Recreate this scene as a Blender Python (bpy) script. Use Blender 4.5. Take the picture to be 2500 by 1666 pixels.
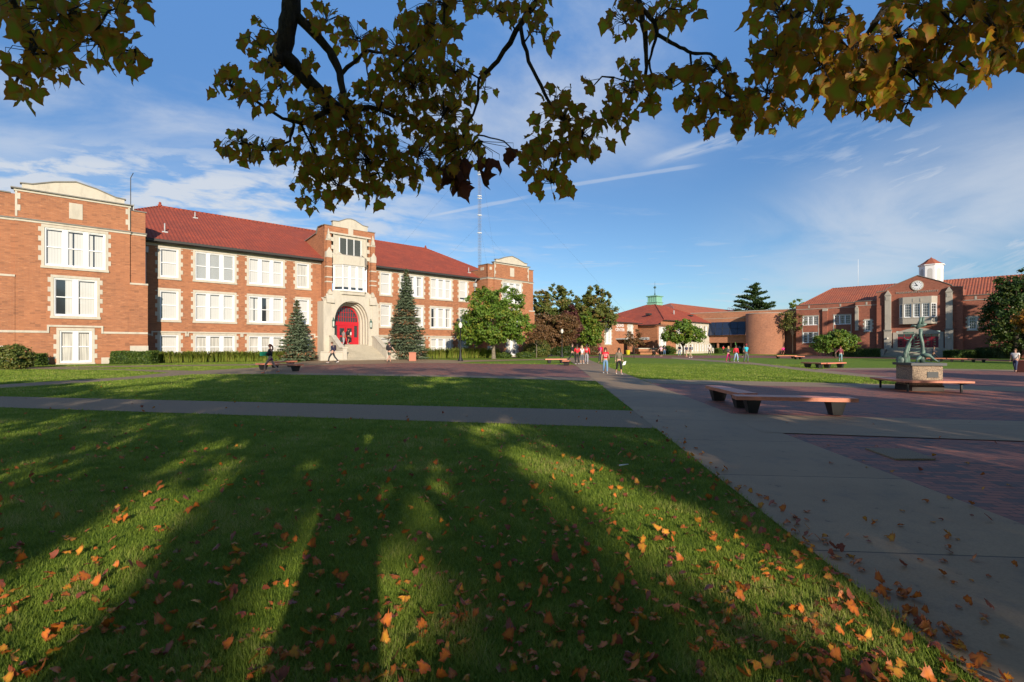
import bpy, math, random
import numpy as np
from mathutils import Vector, Matrix
for o in list(bpy.data.objects): bpy.data.objects.remove(o)
S = bpy.context.scene; COL = S.collection
rad = math.radians
# ---------------------------------------------------------------- camera
FP, CX, CY, EYE = 1215.0, 1250.0, 846.0, 1.7
cam = bpy.data.cameras.new('camera'); camo = bpy.data.objects.new('camera', cam); COL.objects.link(camo)
camo.location = (0, 0, EYE); camo.rotation_euler = (rad(90), 0, 0)
cam.sensor_width = 36; cam.lens = FP/2500*36; cam.shift_y = (CY-833)/2500; cam.clip_start = .05; cam.clip_end = 3000
S.camera = camo
# ---------------------------------------------------------------- light
SUN_EL, SUN_AZ = 17.2, 164.0          # azimuth clockwise from +Y (the viewing direction)
sv = Vector((math.sin(rad(SUN_AZ))*math.cos(rad(SUN_EL)), math.cos(rad(SUN_AZ))*math.cos(rad(SUN_EL)), math.sin(rad(SUN_EL))))
sl = bpy.data.lights.new('sun', 'SUN'); sl.energy = 5.0; sl.angle = rad(.55); sl.color = (1.0, .87, .70)
so = bpy.data.objects.new('sun', sl); COL.objects.link(so); so.location = sv*50
so.rotation_euler = sv.to_track_quat('Z', 'Y').to_euler()
S.view_settings.view_transform = 'Standard'; S.view_settings.look = 'None'; S.view_settings.gamma = 1
S.view_settings.exposure = 0.35
S.render.engine = 'CYCLES'; S.cycles.max_bounces = 5; S.cycles.diffuse_bounces = 3; S.cycles.transmission_bounces = 3
S.cycles.transparent_max_bounces = 6; S.cycles.use_denoising = True; S.cycles.sample_clamp_indirect = 4

class X:
    """tiny node-expression helper"""
    def __init__(s, nt, sock): s.nt, s.k = nt, sock
    def _m(s, op, *a, clamp=False):
        n = s.nt.nodes.new('ShaderNodeMath'); n.operation = op; n.use_clamp = clamp
        for i, v in enumerate((s,)+a):
            if isinstance(v, X): s.nt.links.new(v.k, n.inputs[i])
            else: n.inputs[i].default_value = v
        return X(s.nt, n.outputs[0])
    def __add__(s, o): return s._m('ADD', o)
    __radd__ = __add__
    def __sub__(s, o): return s._m('SUBTRACT', o)
    def __rsub__(s, o): return (s*-1)+o
    def __mul__(s, o): return s._m('MULTIPLY', o)
    __rmul__ = __mul__
    def __truediv__(s, o): return s._m('DIVIDE', o)
    def abs(s): return s._m('ABSOLUTE')
    def floor(s): return s._m('FLOOR')
    def fract(s): return s._m('FRACT')
    def sin(s): return s._m('SINE')
    def max(s, o): return s._m('MAXIMUM', o)
    def min(s, o): return s._m('MINIMUM', o)
    def atan2(s, o): return s._m('ARCTAN2', o)
    def gt(s, o): return s._m('GREATER_THAN', o)
    def ss(s, a, b, lo=0., hi=1.):
        n = s.nt.nodes.new('ShaderNodeMapRange'); n.interpolation_type = 'SMOOTHSTEP'
        s.nt.links.new(s.k, n.inputs[0])
        for i, v in enumerate((a, b, lo, hi)): n.inputs[i+1].default_value = v
        return X(s.nt, n.outputs[0])
def xyz(nt, x, y, z=0.):
    n = nt.nodes.new('ShaderNodeCombineXYZ')
    for i, v in enumerate((x, y, z)):
        if isinstance(v, X): nt.links.new(v.k, n.inputs[i])
        else: n.inputs[i].default_value = v
    return X(nt, n.outputs[0])
def sep(nt, v):
    n = nt.nodes.new('ShaderNodeSeparateXYZ'); nt.links.new(v.k, n.inputs[0]); return [X(nt, n.outputs[i]) for i in range(3)]
def noise(nt, v, scale, detail=4., rough=.55, dist=0., col=False):
    n = nt.nodes.new('ShaderNodeTexNoise'); nt.links.new(v.k, n.inputs['Vector'])
    n.inputs['Scale'].default_value = scale; n.inputs['Detail'].default_value = detail
    n.inputs['Roughness'].default_value = rough; n.inputs['Distortion'].default_value = dist
    return X(nt, n.outputs['Color' if col else 'Fac'])
def mixc(nt, f, a, b, mode='MIX'):
    n = nt.nodes.new('ShaderNodeMix'); n.data_type = 'RGBA'; n.blend_type = mode
    for s, v in ((n.inputs[0], f), (n.inputs[6], a), (n.inputs[7], b)):
        if isinstance(v, X): nt.links.new(v.k, s)
        elif isinstance(v, (int, float)): s.default_value = v
        else: s.default_value = (*v, 1)
    return X(nt, n.outputs[2])
def tc(nt, which='Object'):
    n = nt.nodes.new('ShaderNodeTexCoord'); return X(nt, n.outputs[which])
# ---------------------------------------------------------------- world sky with thin autumn cloud
wd = bpy.data.worlds.new('World'); S.world = wd; wd.use_nodes = True
nt = wd.node_tree; nt.nodes.clear()
sky = nt.nodes.new('ShaderNodeTexSky'); sky.sky_type = 'NISHITA'; sky.sun_disc = False
sky.sun_elevation = rad(SUN_EL); sky.sun_rotation = rad(SUN_AZ); sky.air_density = 1.0; sky.dust_density = .25; sky.ozone_density = 1.6
dx, dy, dz = sep(nt, tc(nt, 'Generated'))
yy = dy.max(.02); a = dx/yy; b = dz/yy          # gnomonic coordinates about the north direction
px, py = dx/(dz+.10), dy/(dz+.10)               # cloud-layer coordinates
front = dy.ss(.02, .2)
n1 = noise(nt, xyz(nt, px*1.0+3., py*2.6), 1.1, 7., .62, .25)
n2 = noise(nt, xyz(nt, px*.9+py*.5, py*1.3-px*.8+7.), .62, 8., .6, .5)
rip = noise(nt, xyz(nt, a*3.2+2., b*13.+a*1.5), 2.3, 6., .6, .35)
rip2 = noise(nt, xyz(nt, a*5., b*26.-a*9.), 1.7, 5., .6, .3)
low = rip.ss(.36, .62)*a.ss(.0, -.4)*b.ss(.45, .30)*b.ss(.02, .12)
low = low+rip.ss(.36, .6)*a.ss(-.5, -.9)*b.ss(.50, .34)*.4
low2 = rip.ss(.47, .7)*a.ss(.15, -.2)*b.ss(.33, .2)*b.ss(.02, .1)*.8
veil = n2.ss(.40, .72)*a.ss(.5, .1)*b.ss(.28, .48)*.9
rstreak = rip2.ss(.40, .70)*a.ss(.45, .8)*b.ss(.50, .36)*b.ss(.10, .18)*.6
t = b-a*.36                                      # rising haze bank on the right
rhaze = n2.ss(.25, .62)*t.ss(-.22, -.09)*t.ss(.20, .02)*a.ss(.3, .75)*.65
wisp = n1.ss(.56, .82)*.45*b.ss(.02, .1)
d1 = (b-(.318+(a-.078)*.154)).abs()+rip*.006
trail = d1.ss(.008, .0045)*a.ss(.40, .34)*a.ss(.04, .09)*.32
d3 = (b-(.26+(a+.173)*.196)).abs()+rip*.006
trail = trail+d3.ss(.0075, .0045)*a.ss(.05, 0.)*a.ss(-.19, -.12)*.35
cen = b-(.357+(a-.23)*.29)
tr2 = cen.abs().ss(.019, .004)*a.ss(.225, .36)*a.ss(.52, .42)*rip2.ss(.3, .6)*.5
hz = noise(nt, xyz(nt, a*4., b*46.), 1.5, 4.).ss(.56, .7)*b.ss(.02, .06)*b.ss(.26, .12)*.6
cl = (low.max(low2).max(veil).max(rstreak).max(rhaze).max(hz).max(wisp)*front+trail+tr2).min(.92)
base = mixc(nt, 1., X(nt, sky.outputs[0]), (.60, .80, 1.03), 'MULTIPLY'); base = mixc(nt, dz.ss(.18, .56)*dz.ss(.80, .62)*front*.6, base, (1.1, 2.8, 6.3))
skc = mixc(nt, cl, base, (5.2, 5.6, 6.2))
bg = nt.nodes.new('ShaderNodeBackground'); nt.links.new(skc.k, bg.inputs[0]); bg.inputs[1].default_value = .10
ow = nt.nodes.new('ShaderNodeOutputWorld'); nt.links.new(bg.outputs[0], ow.inputs[0])

# ---------------------------------------------------------------- helpers
SLX, SLY = -.006, .0035
def gz(x, y): return SLX*x+SLY*y
def G(px, py):
    r = (px-CX)/FP; k = (py-CY)/FP; y = EYE/(k+SLX*r+SLY); return Vector((r*y, y, gz(r*y, y)))
def AT(px, py, y): return Vector(((px-CX)/FP*y, y, EYE+(CY-py)/FP*y))
def tagd(o, label=None, cat=None, group=None, kind=None):
    if label: o['label'] = label
    if cat: o['category'] = cat
    if group: o['group'] = group
    if kind: o['kind'] = kind
    return o
def thing(name, label, cat, loc=(0, 0, 0), rz=0., group=None):
    o = bpy.data.objects.new(name, None); COL.objects.link(o); o.location = loc; o.rotation_euler = (0, 0, rz)
    o.empty_display_size = .2
    return tagd(o, label, cat, group)
def npmesh(name, V, F, mats, parent=None, attrs=None, smooth=False, mi=None):
    """V (n,3); F (m,k) index array, or a list of them with different k"""
    me = bpy.data.meshes.new(name); Fs = F if isinstance(F, list) else [F]
    me.vertices.add(len(V)); me.vertices.foreach_set('co', np.asarray(V, np.float32).ravel())
    nl = sum(f.size for f in Fs); npoly = sum(len(f) for f in Fs)
    me.loops.add(nl); me.polygons.add(npoly)
    me.loops.foreach_set('vertex_index', np.concatenate([f.ravel() for f in Fs]).astype(np.int32))
    tot = np.concatenate([np.full(len(f), f.shape[1]) for f in Fs]).astype(np.int32)
    me.polygons.foreach_set('loop_start', np.concatenate([[0], np.cumsum(tot)[:-1]]).astype(np.int32))
    for m in (mats if isinstance(mats, (list, tuple)) else [mats]): me.materials.append(m)
    if mi is not None: me.polygons.foreach_set('material_index', np.asarray(mi, np.int32))
    if smooth: me.polygons.foreach_set('use_smooth', np.ones(npoly, bool))
    me.update(calc_edges=True)
    for k, v in (attrs or {}).items():
        at = me.attributes.new(k, 'FLOAT', 'POINT'); at.data.foreach_set('value', np.asarray(v, np.float32))
    o = bpy.data.objects.new(name, me); COL.objects.link(o)
    if parent: o.parent = parent
    return o
class MB:
    def __init__(s): s.v, s.f, s.m, s.cur, s.sm = [], [], [], 0, []
    def poly(s, pts, mat=None, smooth=False):
        i = len(s.v); s.v += [tuple(p) for p in pts]; s.f.append(tuple(range(i, i+len(pts))))
        s.m.append(s.cur if mat is None else mat); s.sm.append(smooth); return s
    def box(s, x0, x1, y0, y1, z0, z1, mat=None, M=None):
        P = [(x, y, z) for z in (z0, z1) for y in (y0, y1) for x in (x0, x1)]
        if M is not None: P = [M @ Vector(p) for p in P]
        i = len(s.v); s.v += [tuple(p) for p in P]
        for q in ((0, 2, 3, 1), (4, 5, 7, 6), (0, 1, 5, 4), (2, 6, 7, 3), (0, 4, 6, 2), (1, 3, 7, 5)):
            s.f.append(tuple(i+k for k in q)); s.m.append(s.cur if mat is None else mat); s.sm.append(False)
        return s
    def prism(s, pts, d, mat=None):
        """pts: planar polygon (3d), extruded by vector d"""
        d = Vector(d); A = [Vector(p) for p in pts]; B = [p+d for p in A]; n = len(A)
        s.poly(A, mat); s.poly(B[::-1], mat)
        for k in range(n): s.poly((A[k], B[k], B[(k+1) % n], A[(k+1) % n]), mat)
        return s
    def tube(s, pts, r, seg=8, mat=None, cap=True):
        P = [Vector(p) for p in pts]; R = r if isinstance(r, (list, tuple)) else [r]*len(P)
        base = len(s.v); up = Vector((.13, .21, .97)); pa = None
        for k, p in enumerate(P):
            t = (P[min(k+1, len(P)-1)]-P[max(k-1, 0)]); t = t.normalized() if t.length > 1e-9 else Vector((0, 0, 1))
            a = (pa - t*pa.dot(t)) if pa is not None else t.cross(up)
            if a.length < 1e-5: a = t.cross(Vector((1, 0, 0)))
            a.normalize(); pa = a; b = t.cross(a)
            for j in range(seg):
                an = 2*math.pi*j/seg; s.v.append(tuple(p+(a*math.cos(an)+b*math.sin(an))*R[k]))
        for k in range(len(P)-1):
            for j in range(seg):
                i0 = base+k*seg+j; i1 = base+k*seg+(j+1) % seg
                s.f.append((i0, i1, i1+seg, i0+seg)); s.m.append(s.cur if mat is None else mat); s.sm.append(True)
        if cap:
            for b0, rv in ((base, True), (base+(len(P)-1)*seg, False)):
                q = tuple(range(b0, b0+seg)); s.f.append(q[::-1] if rv else q); s.m.append(s.cur if mat is None else mat); s.sm.append(False)
        return s
    def lathe(s, prof, c=(0, 0, 0), seg=16, mat=None, sq=(1, 1)):
        base = len(s.v)
        for r, z in prof:
            for j in range(seg):
                an = 2*math.pi*(j+.5)/seg; s.v.append((c[0]+r*math.cos(an)*sq[0], c[1]+r*math.sin(an)*sq[1], c[2]+z))
        for k in range(len(prof)-1):
            for j in range(seg):
                i0 = base+k*seg+j; i1 = base+k*seg+(j+1) % seg
                s.f.append((i0, i1, i1+seg, i0+seg)); s.m.append(s.cur if mat is None else mat); s.sm.append(seg > 8)
        for b0 in (base, base+(len(prof)-1)*seg):
            s.f.append(tuple(range(b0, b0+seg))); s.m.append(s.cur if mat is None else mat); s.sm.append(False)
        return s
    def wall(s, x0, x1, z0, z1, y, holes=(), mat=None, ax='x'):
        xs = sorted({x0, x1, *[min(max(h[i], x0), x1) for h in holes for i in (0, 1)]})
        zs = sorted({z0, z1, *[min(max(h[i], z0), z1) for h in holes for i in (2, 3)]})
        for i in range(len(xs)-1):
            for j in range(len(zs)-1):
                cx, cz = (xs[i]+xs[i+1])/2, (zs[j]+zs[j+1])/2
                if any(h[0] < cx < h[1] and h[2] < cz < h[3] for h in holes): continue
                q = [(xs[i], zs[j]), (xs[i+1], zs[j]), (xs[i+1], zs[j+1]), (xs[i], zs[j+1])]
                s.poly([(u, y, w) if ax == 'x' else (y, u, w) for u, w in q], mat)
        return s
    def part(s, name):
        if not hasattr(s, 'marks'): s.marks = []
        s.marks.append((len(s.f), name)); return s
    def build_parts(s, mats, parent):
        out = []
        for i, (a, nm) in enumerate(s.marks):
            b = s.marks[i+1][0] if i+1 < len(s.marks) else len(s.f)
            if b <= a: continue
            q = MB(); ix = sorted({v for f in s.f[a:b] for v in f}); mp = {v: k for k, v in enumerate(ix)}
            q.v = [s.v[v] for v in ix]; q.f = [tuple(mp[v] for v in f) for f in s.f[a:b]]; q.m = s.m[a:b]; q.sm = s.sm[a:b]; out.append(q.build(nm, mats, parent))
        return out
    def build(s, name, mats, parent=None, loc=None, rz=None, weld=False):
        me = bpy.data.meshes.new(name); me.from_pydata(s.v, [], s.f)
        for m in (mats if isinstance(mats, (list, tuple)) else [mats]): me.materials.append(m)
        me.polygons.foreach_set('material_index', s.m); me.polygons.foreach_set('use_smooth', s.sm); me.update()
        o = bpy.data.objects.new(name, me); COL.objects.link(o)
        if parent: o.parent = parent
        if loc is not None: o.location = loc
        if rz is not None: o.rotation_euler = (0, 0, rz)
        return o
def ribs(mb, P, pitch=.3, amp=.055, mat=None, nseg=5):
    """pantile sheet over the planar convex polygon P; P[0]->P[1] is the eave"""
    P = [Vector(p) for p in P]; U = (P[1]-P[0]).normalized(); N = U.cross(P[2]-P[0]).normalized()
    if N.z < 0: N = -N
    V = N.cross(U); q = [((p-P[0]).dot(U), (p-P[0]).dot(V)) for p in P]
    if max(v for _, v in q) < .01: V = -V; q = [(u, -v) for u, v in q]
    u0, u1 = min(u for u, _ in q), max(u for u, _ in q); n = max(2, int((u1-u0)/pitch*nseg)); prev = None
    for k in range(n+1):
        u = min(max(u0+(u1-u0)*k/n, u0+1e-4), u1-1e-4); vs = []
        for i in range(len(q)):
            a, b = q[i], q[(i+1) % len(q)]
            if (a[0]-u)*(b[0]-u) <= 0 and abs(a[0]-b[0]) > 1e-9: vs.append(a[1]+(b[1]-a[1])*(u-a[0])/(b[0]-a[0]))
        if not vs: continue
        h = amp*abs(math.cos(math.pi*(u-u0)/pitch)); cur = [P[0]+U*u+V*v+N*h for v in (min(vs), max(vs))]
        if prev: mb.poly((prev[0], cur[0], cur[1], prev[1]), mat)
        prev = cur
def copytree(o, parent=None):
    c = o.copy(); COL.objects.link(c); c.parent = parent
    for ch in list(o.children): copytree(ch, c)
    return c
# ---------------------------------------------------------------- materials
def M(name, col, rough=.7, f=None, metal=0., spec=None, bump=None):
    """f(nt)->colour X or None; bump(nt)->(height X, strength, distance)"""
    m = bpy.data.materials.new(name); m.use_nodes = True; nt = m.node_tree; p = nt.nodes['Principled BSDF']
    p.inputs['Base Color'].default_value = (*col, 1); p.inputs['Roughness'].default_value = rough; p.inputs['Metallic'].default_value = metal
    if spec is not None: p.inputs['Specular IOR Level'].default_value = spec
    if name in ('white_blinds', 'ivory_curtain', 'half_open_blinds'): p.inputs['Coat Weight'].default_value = 1.; p.inputs['Coat Roughness'].default_value = .02; p.inputs['Coat IOR'].default_value = 1.6
    if f:
        r = f(nt); nt.links.new(r.k, p.inputs['Base Color'])
    if bump:
        h, st, di = bump(nt); n = nt.nodes.new('ShaderNodeBump'); n.inputs['Strength'].default_value = st; n.inputs['Distance'].default_value = di
        nt.links.new(h.k, n.inputs['Height']); nt.links.new(n.outputs[0], p.inputs['Normal'])
    return m
def attr(nt, name):
    n = nt.nodes.new('ShaderNodeAttribute'); n.attribute_name = name; return X(nt, n.outputs['Fac'])
def wallco(nt):
    x, y, z = sep(nt, tc(nt)); return xyz(nt, x+y, z, 0.)
def brickf(c1, c2, mortar, sc=1., amt=.5):
    def f(nt):
        w = wallco(nt); n = nt.nodes.new('ShaderNodeTexBrick'); nt.links.new(w.k, n.inputs['Vector'])
        n.inputs['Scale'].default_value = 1.; n.inputs['Brick Width'].default_value = .29*sc; n.inputs['Row Height'].default_value = .095*sc
        n.inputs['Mortar Size'].default_value = .008; n.inputs['Color1'].default_value = (*c1, 1); n.inputs['Color2'].default_value = (*c2, 1)
        n.inputs['Mortar'].default_value = (*mortar, 1); n.inputs['Bias'].default_value = -.25; n.inputs['Mortar Smooth'].default_value = .3
        x, y, z = sep(nt, w)
        st = noise(nt, xyz(nt, x*.9, y*6.), 1.4, 5., .65); big = noise(nt, w, .35, 3.)
        c = mixc(nt, st.ss(.3, .75)*amt, X(nt, n.outputs['Color']), tuple(v*.62 for v in c1))
        s2 = noise(nt, xyz(nt, x*1.6, y*7.5, 3.), 1.9, 4., .8); s3 = noise(nt, xyz(nt, x*1.1, y*6., 9.), 1.6, 3., .8)
        c = mixc(nt, s2.ss(.50, .64)*.6, c, (c1[0]*.58, c1[1]*.66, c1[2]*.95)); c = mixc(nt, s3.ss(.54, .68)*.5, c, (min(c1[0]*1.45, .8), c1[1]*1.75, c1[2]*2.))
        vs = noise(nt, xyz(nt, x*2.2, y*.22, 5.), 1.6, 5., .7); c = mixc(nt, vs.ss(.52, .72)*.35, c, (c1[0]*.5, c1[1]*.55, c1[2]*.7))
        c = mixc(nt, big.ss(.35, .7)*.35, c, tuple(min(v*1.25, 1) for v in c1))
        dk = noise(nt, xyz(nt, (x/.29).floor()*1.7, (y/.095).floor()*2.3), 3.1, 1.)
        return mixc(nt, dk.ss(.56, .68)*.55, c, (c1[0]*.45, c1[1]*.5, c1[2]*.6))
    return f
brick = M('orange_brick', (.4, .17, .08), .85, brickf((.38, .148, .066), (.28, .105, .05), (.34, .20, .12)))
brickm = M('modern_brick', (.4, .17, .08), .85, brickf((.40, .165, .085), (.30, .12, .06), (.34, .2, .13)))
brickc = M('red_brick', (.3, .1, .06), .85, brickf((.33, .105, .06), (.24, .075, .045), (.3, .17, .12)))
def stonef(c):
    def f(nt):
        w = tc(nt); x, y, z = sep(nt, w); s = noise(nt, xyz(nt, x*2, y*2, z*.5), 1.3, 6., .7); d = noise(nt, w, 5., 4.)
        e = mixc(nt, s.ss(.42, .75)*.55, c, tuple(v*.62 for v in c)); return mixc(nt, d.ss(.4, .7)*.25, e, tuple(v*.8 for v in c))
    return f
stone = M('limestone', (.55, .5, .4), .85, stonef((.52, .475, .39)))
stoned = M('weathered_coping', (.25, .23, .2), .9, stonef((.21, .20, .18)))
stoneg = M('grey_stone', (.4, .37, .32), .85, stonef((.42, .38, .32)))
def tilef(c1, c2):
    def f(nt):
        x, y, z = sep(nt, tc(nt)); a = noise(nt, xyz(nt, (x/.3).floor()+(y/.3).floor(), (z/.17).floor()), 2.7, 2.); b = noise(nt, tc(nt), .5, 4.)
        c = mixc(nt, a.ss(.35, .68), c1, c2); c = mixc(nt, b.ss(.35, .65)*.6, c, (c1[0]*.6, c1[1]*.7, c1[2]*.9)); c = mixc(nt, noise(nt, xyz(nt, x*.7, y*.7, z*3.), 1.9, 5., .75).ss(.52, .68)*.45, c, (c1[0]*1.25, c1[1]*1.6, c1[2]*1.8))
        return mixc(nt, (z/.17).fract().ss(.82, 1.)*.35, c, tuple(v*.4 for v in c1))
    return f
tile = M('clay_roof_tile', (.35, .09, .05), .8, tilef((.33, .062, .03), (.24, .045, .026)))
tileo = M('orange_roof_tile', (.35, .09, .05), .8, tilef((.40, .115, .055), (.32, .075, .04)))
white = M('white_paint', (.78, .79, .80), .5)
blind = M('white_blinds', (.75, .75, .73), .8, lambda nt: mixc(nt, (sep(nt, tc(nt))[0]/.16).fract().ss(.8, 1.), (.52, .515, .49), (.36, .36, .34)))
curtain = M('ivory_curtain', (.7, .68, .62), .9, lambda nt: mixc(nt, noise(nt, xyz(nt, sep(nt, tc(nt))[0]*9, sep(nt, tc(nt))[2]*.25), 1.5, 3.).ss(.35, .65), (.56, .54, .49), (.33, .32, .29)))
glass = M('dark_window_glass', (.03, .035, .04), .06, spec=.9)
glassb = M('blue_glass', (.02, .03, .06), .08, spec=.8)
vblind = M('half_open_blinds', (.2, .2, .2), .3, lambda nt: mixc(nt, (sep(nt, tc(nt))[0]/.09).fract().ss(.5, .62), (.55, .56, .54), (.05, .06, .065)))
gutter = M('dark_gutter', (.035, .033, .03), .6)
lead = M('grey_flashing', (.4, .42, .42), .5)
redp = M('red_paint', (.45, .01, .02), .45)
drkred = M('dark_red_paint', (.2, .015, .025), .5)
black = M('black_iron', (.012, .013, .014), .6)
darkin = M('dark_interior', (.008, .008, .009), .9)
copper = M('verdigris_copper', (.2, .42, .32), .7, stonef((.22, .46, .34)))
concf = lambda c: (lambda nt: mixc(nt, noise(nt, tc(nt), 60., 3.).ss(.4, .62)*.35, mixc(nt, noise(nt, tc(nt), .8, 6., .65).ss(.35, .7)*.55, c, tuple(v*.66 for v in c)), tuple(v*.55 for v in c)))
conc = M('steps_concrete', (.4, .37, .3), .9, concf((.42, .375, .29)))
PA = 4.33
def joints(nt, sp, w=.02, off=0.):
    x, y, z = sep(nt, tc(nt)); v = x*math.sin(rad(PA))+y*math.cos(rad(PA)); u = x*math.cos(rad(PA))-y*math.sin(rad(PA)); return u, v
def pathf(nt):
    c = concf((.37, .25, .135))(nt); u, v = joints(nt, 2.4); t = tc(nt)
    j = ((v+.55)/2.42).fract(); l = (j-.5).abs().ss(.5-.006, .4985)
    sl_ = noise(nt, xyz(nt, ((v+.55)/2.42).floor()*3.7, 1.3), 1., 0.); c = mixc(nt, sl_.ss(.35, .65)*.5, c, (.24, .16, .09))
    st = noise(nt, t, 1.7, 7., .7).ss(.52, .70)
    wet = noise(nt, t, .45, 5., .6).ss(.52, .64)*v.ss(6., 4.)
    c = mixc(nt, st*.35, c, (.12, .105, .085)); c = mixc(nt, wet*.6, c, (.085, .08, .072)); c = mixc(nt, noise(nt, t, 3.2, 8., .75).ss(.60, .68)*.5, c, (.06, .045, .03)); return mixc(nt, l*.85, c, (.03, .027, .022))
path = M('concrete_path', (.3, .27, .2), .75, pathf)
asph = M('exposed_path', (.2, .19, .17), .85, lambda nt: mixc(nt, noise(nt, tc(nt), 90., 2.).ss(.42, .6), (.17, .12, .07), (.30, .22, .13)))
def paverf(nt):
    t = tc(nt); n = nt.nodes.new('ShaderNodeTexBrick'); mp = nt.nodes.new('ShaderNodeMapping'); mp.inputs['Rotation'].default_value = (0, 0, rad(PA+2))
    nt.links.new(t.k, mp.inputs[0]); nt.links.new(mp.outputs[0], n.inputs['Vector'])
    n.inputs['Scale'].default_value = 1.; n.inputs['Brick Width'].default_value = .24; n.inputs['Row Height'].default_value = .11
    n.inputs['Mortar Size'].default_value = .009; n.inputs['Color1'].default_value = (.43, .125, .06, 1); n.inputs['Color2'].default_value = (.27, .088, .05, 1)
    n.inputs['Mortar'].default_value = (.035, .028, .024, 1); n.inputs['Mortar Smooth'].default_value = .2
    x, y, z = sep(nt, X(nt, mp.outputs[0]))
    dk = noise(nt, xyz(nt, (x/.24).floor()*2.1, (y/.11).floor()*1.9), 2.3, 2.)
    c = mixc(nt, dk.ss(.50, .60)*.85, X(nt, n.outputs['Color']), (.075, .055, .045))
    return mixc(nt, noise(nt, t, .7, 5.).ss(.4, .7)*.5, c, (.19, .095, .075))
paver = M('brick_paving', (.2, .08, .06), .7, paverf, bump=lambda nt: (noise(nt, tc(nt), 30., 3.), .35, .01))
def grassf(nt):
    t = tc(nt); x, y, z = sep(nt, t); a = noise(nt, t, .8, 5., .6); b = noise(nt, xyz(nt, x*2., y), 26., 3., .7); c = noise(nt, t, 5., 4.)
    k = mixc(nt, b.ss(.3, .7), (.095, .165, .014), (.20, .30, .035)); k = mixc(nt, a.ss(.35, .7)*.5, k, (.17, .245, .03))
    return mixc(nt, c.ss(.55, .75)*.3, k, (.21, .24, .06))
grassm = M('lawn_grass', (.06, .12, .015), .95, grassf, spec=.15, bump=lambda nt: (noise(nt, tc(nt), 45., 4., .7), .9, .04))
soil = M('mulch_soil', (.05, .03, .02), .95)
aggr = M('pebble_aggregate', (.3, .22, .15), .8, lambda nt: mixc(nt, noise(nt, tc(nt), 55., 2.).ss(.42, .58), (.13, .09, .065), (.42, .32, .22)), bump=lambda nt: (noise(nt, tc(nt), 55., 2.), .8, .01))
benchw = M('salmon_stained_wood', (.4, .14, .08), .45, lambda nt: mixc(nt, noise(nt, tc(nt), 4., 6., .7).ss(.35, .7), (.62, .215, .125), (.46, .155, .09)), spec=.5)
terra = M('terracotta_plastic', (.42, .15, .09), .7)
bronze = M('green_bronze', (.12, .25, .2), .5, lambda nt: mixc(nt, noise(nt, tc(nt), 4., 5.).ss(.4, .65), (.12, .20, .16), (.03, .055, .05)), spec=.6)
barkf = lambda c: (lambda nt: mixc(nt, noise(nt, xyz(nt, *[v*k for v, k in zip(sep(nt, tc(nt)), (6., 6., 1.6))]), 4., 6., .75).ss(.35, .65), c, tuple(v*.35 for v in c)))
bark = M('maple_bark', (.06, .045, .03), .95, barkf((.085, .065, .045)), bump=lambda nt: (noise(nt, tc(nt), 38., 5., .7), .9, .02))
barkl = M('pale_bark', (.25, .2, .15), .95, barkf((.28, .23, .17)))
def leafm(name, c1, c2, c3, edge=None, trans=.35, rough=.5):
    m = bpy.data.materials.new(name); m.use_nodes = True; nt = m.node_tree; p = nt.nodes['Principled BSDF']; out = nt.nodes['Material Output']
    t = attr(nt, 'tint'); c = mixc(nt, t.ss(.0, .55), c1, c2); c = mixc(nt, t.ss(.62, 1.), c, c3)
    if edge:
        e = attr(nt, 'edge'); c = mixc(nt, (e+noise(nt, tc(nt), 22., 3.)*.9-.45).ss(.35, .95)*edge[1], c, edge[0])
    nt.links.new(c.k, p.inputs['Base Color']); p.inputs['Roughness'].default_value = rough; p.inputs['Specular IOR Level'].default_value = .35
    tr = nt.nodes.new('ShaderNodeBsdfTranslucent'); nt.links.new(c.k, tr.inputs[0]); mx = nt.nodes.new('ShaderNodeMixShader'); mx.inputs[0].default_value = trans
    nt.links.new(p.outputs[0], mx.inputs[1]); nt.links.new(tr.outputs[0], mx.inputs[2]); nt.links.new(mx.outputs[0], out.inputs[0]); return m
L_maple = leafm('maple_leaf', (.27, .33, .02), (.36, .31, .02), (.55, .34, .02), ((.48, .17, .025), .8), .66)
L_dead = leafm('dry_leaf', (.20, .055, .02), (.15, .04, .018), (.10, .03, .015), None, .25)
L_green = leafm('bright_foliage', (.07, .14, .016), (.13, .22, .026), (.28, .26, .035), None, .3)
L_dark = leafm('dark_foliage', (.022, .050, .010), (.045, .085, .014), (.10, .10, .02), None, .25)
L_olive = leafm('olive_foliage', (.075, .115, .022), (.14, .165, .034), (.24, .15, .04), None, .3)
L_brown = leafm('brown_foliage', (.13, .075, .03), (.20, .105, .045), (.09, .10, .03), None, .3)
L_purple = leafm('purple_foliage', (.09, .035, .035), (.13, .045, .04), (.10, .05, .03), None, .3)
L_orange = leafm('orange_foliage', (.35, .11, .015), (.30, .15, .02), (.18, .16, .03), None, .3)
L_spruce = leafm('spruce_needles', (.085, .125, .070), (.150, .185, .105), (.30, .14, .065), None, .1, .8)
L_hedge = leafm('hedge_leaf', (.035, .075, .012), (.07, .12, .016), (.14, .18, .03), None, .2)
L_blade = leafm('grass_blade', (.12, .195, .018), (.26, .35, .045), (.48, .43, .15), None, .4, .6)
L_lily = leafm('lily_blade', (.14, .20, .03), (.26, .31, .05), (.40, .34, .10), None, .3, .6)
L_fall = leafm('fallen_leaf', (.60, .15, .022), (.66, .31, .035), (.26, .07, .05), ((.30, .07, .03), .6), .2)
plain = {}
def cloth(c, rough=.9):
    k = tuple(round(v, 3) for v in c)
    if k not in plain: plain[k] = M('cloth_%02d' % len(plain), c, rough)
    return plain[k]
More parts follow.
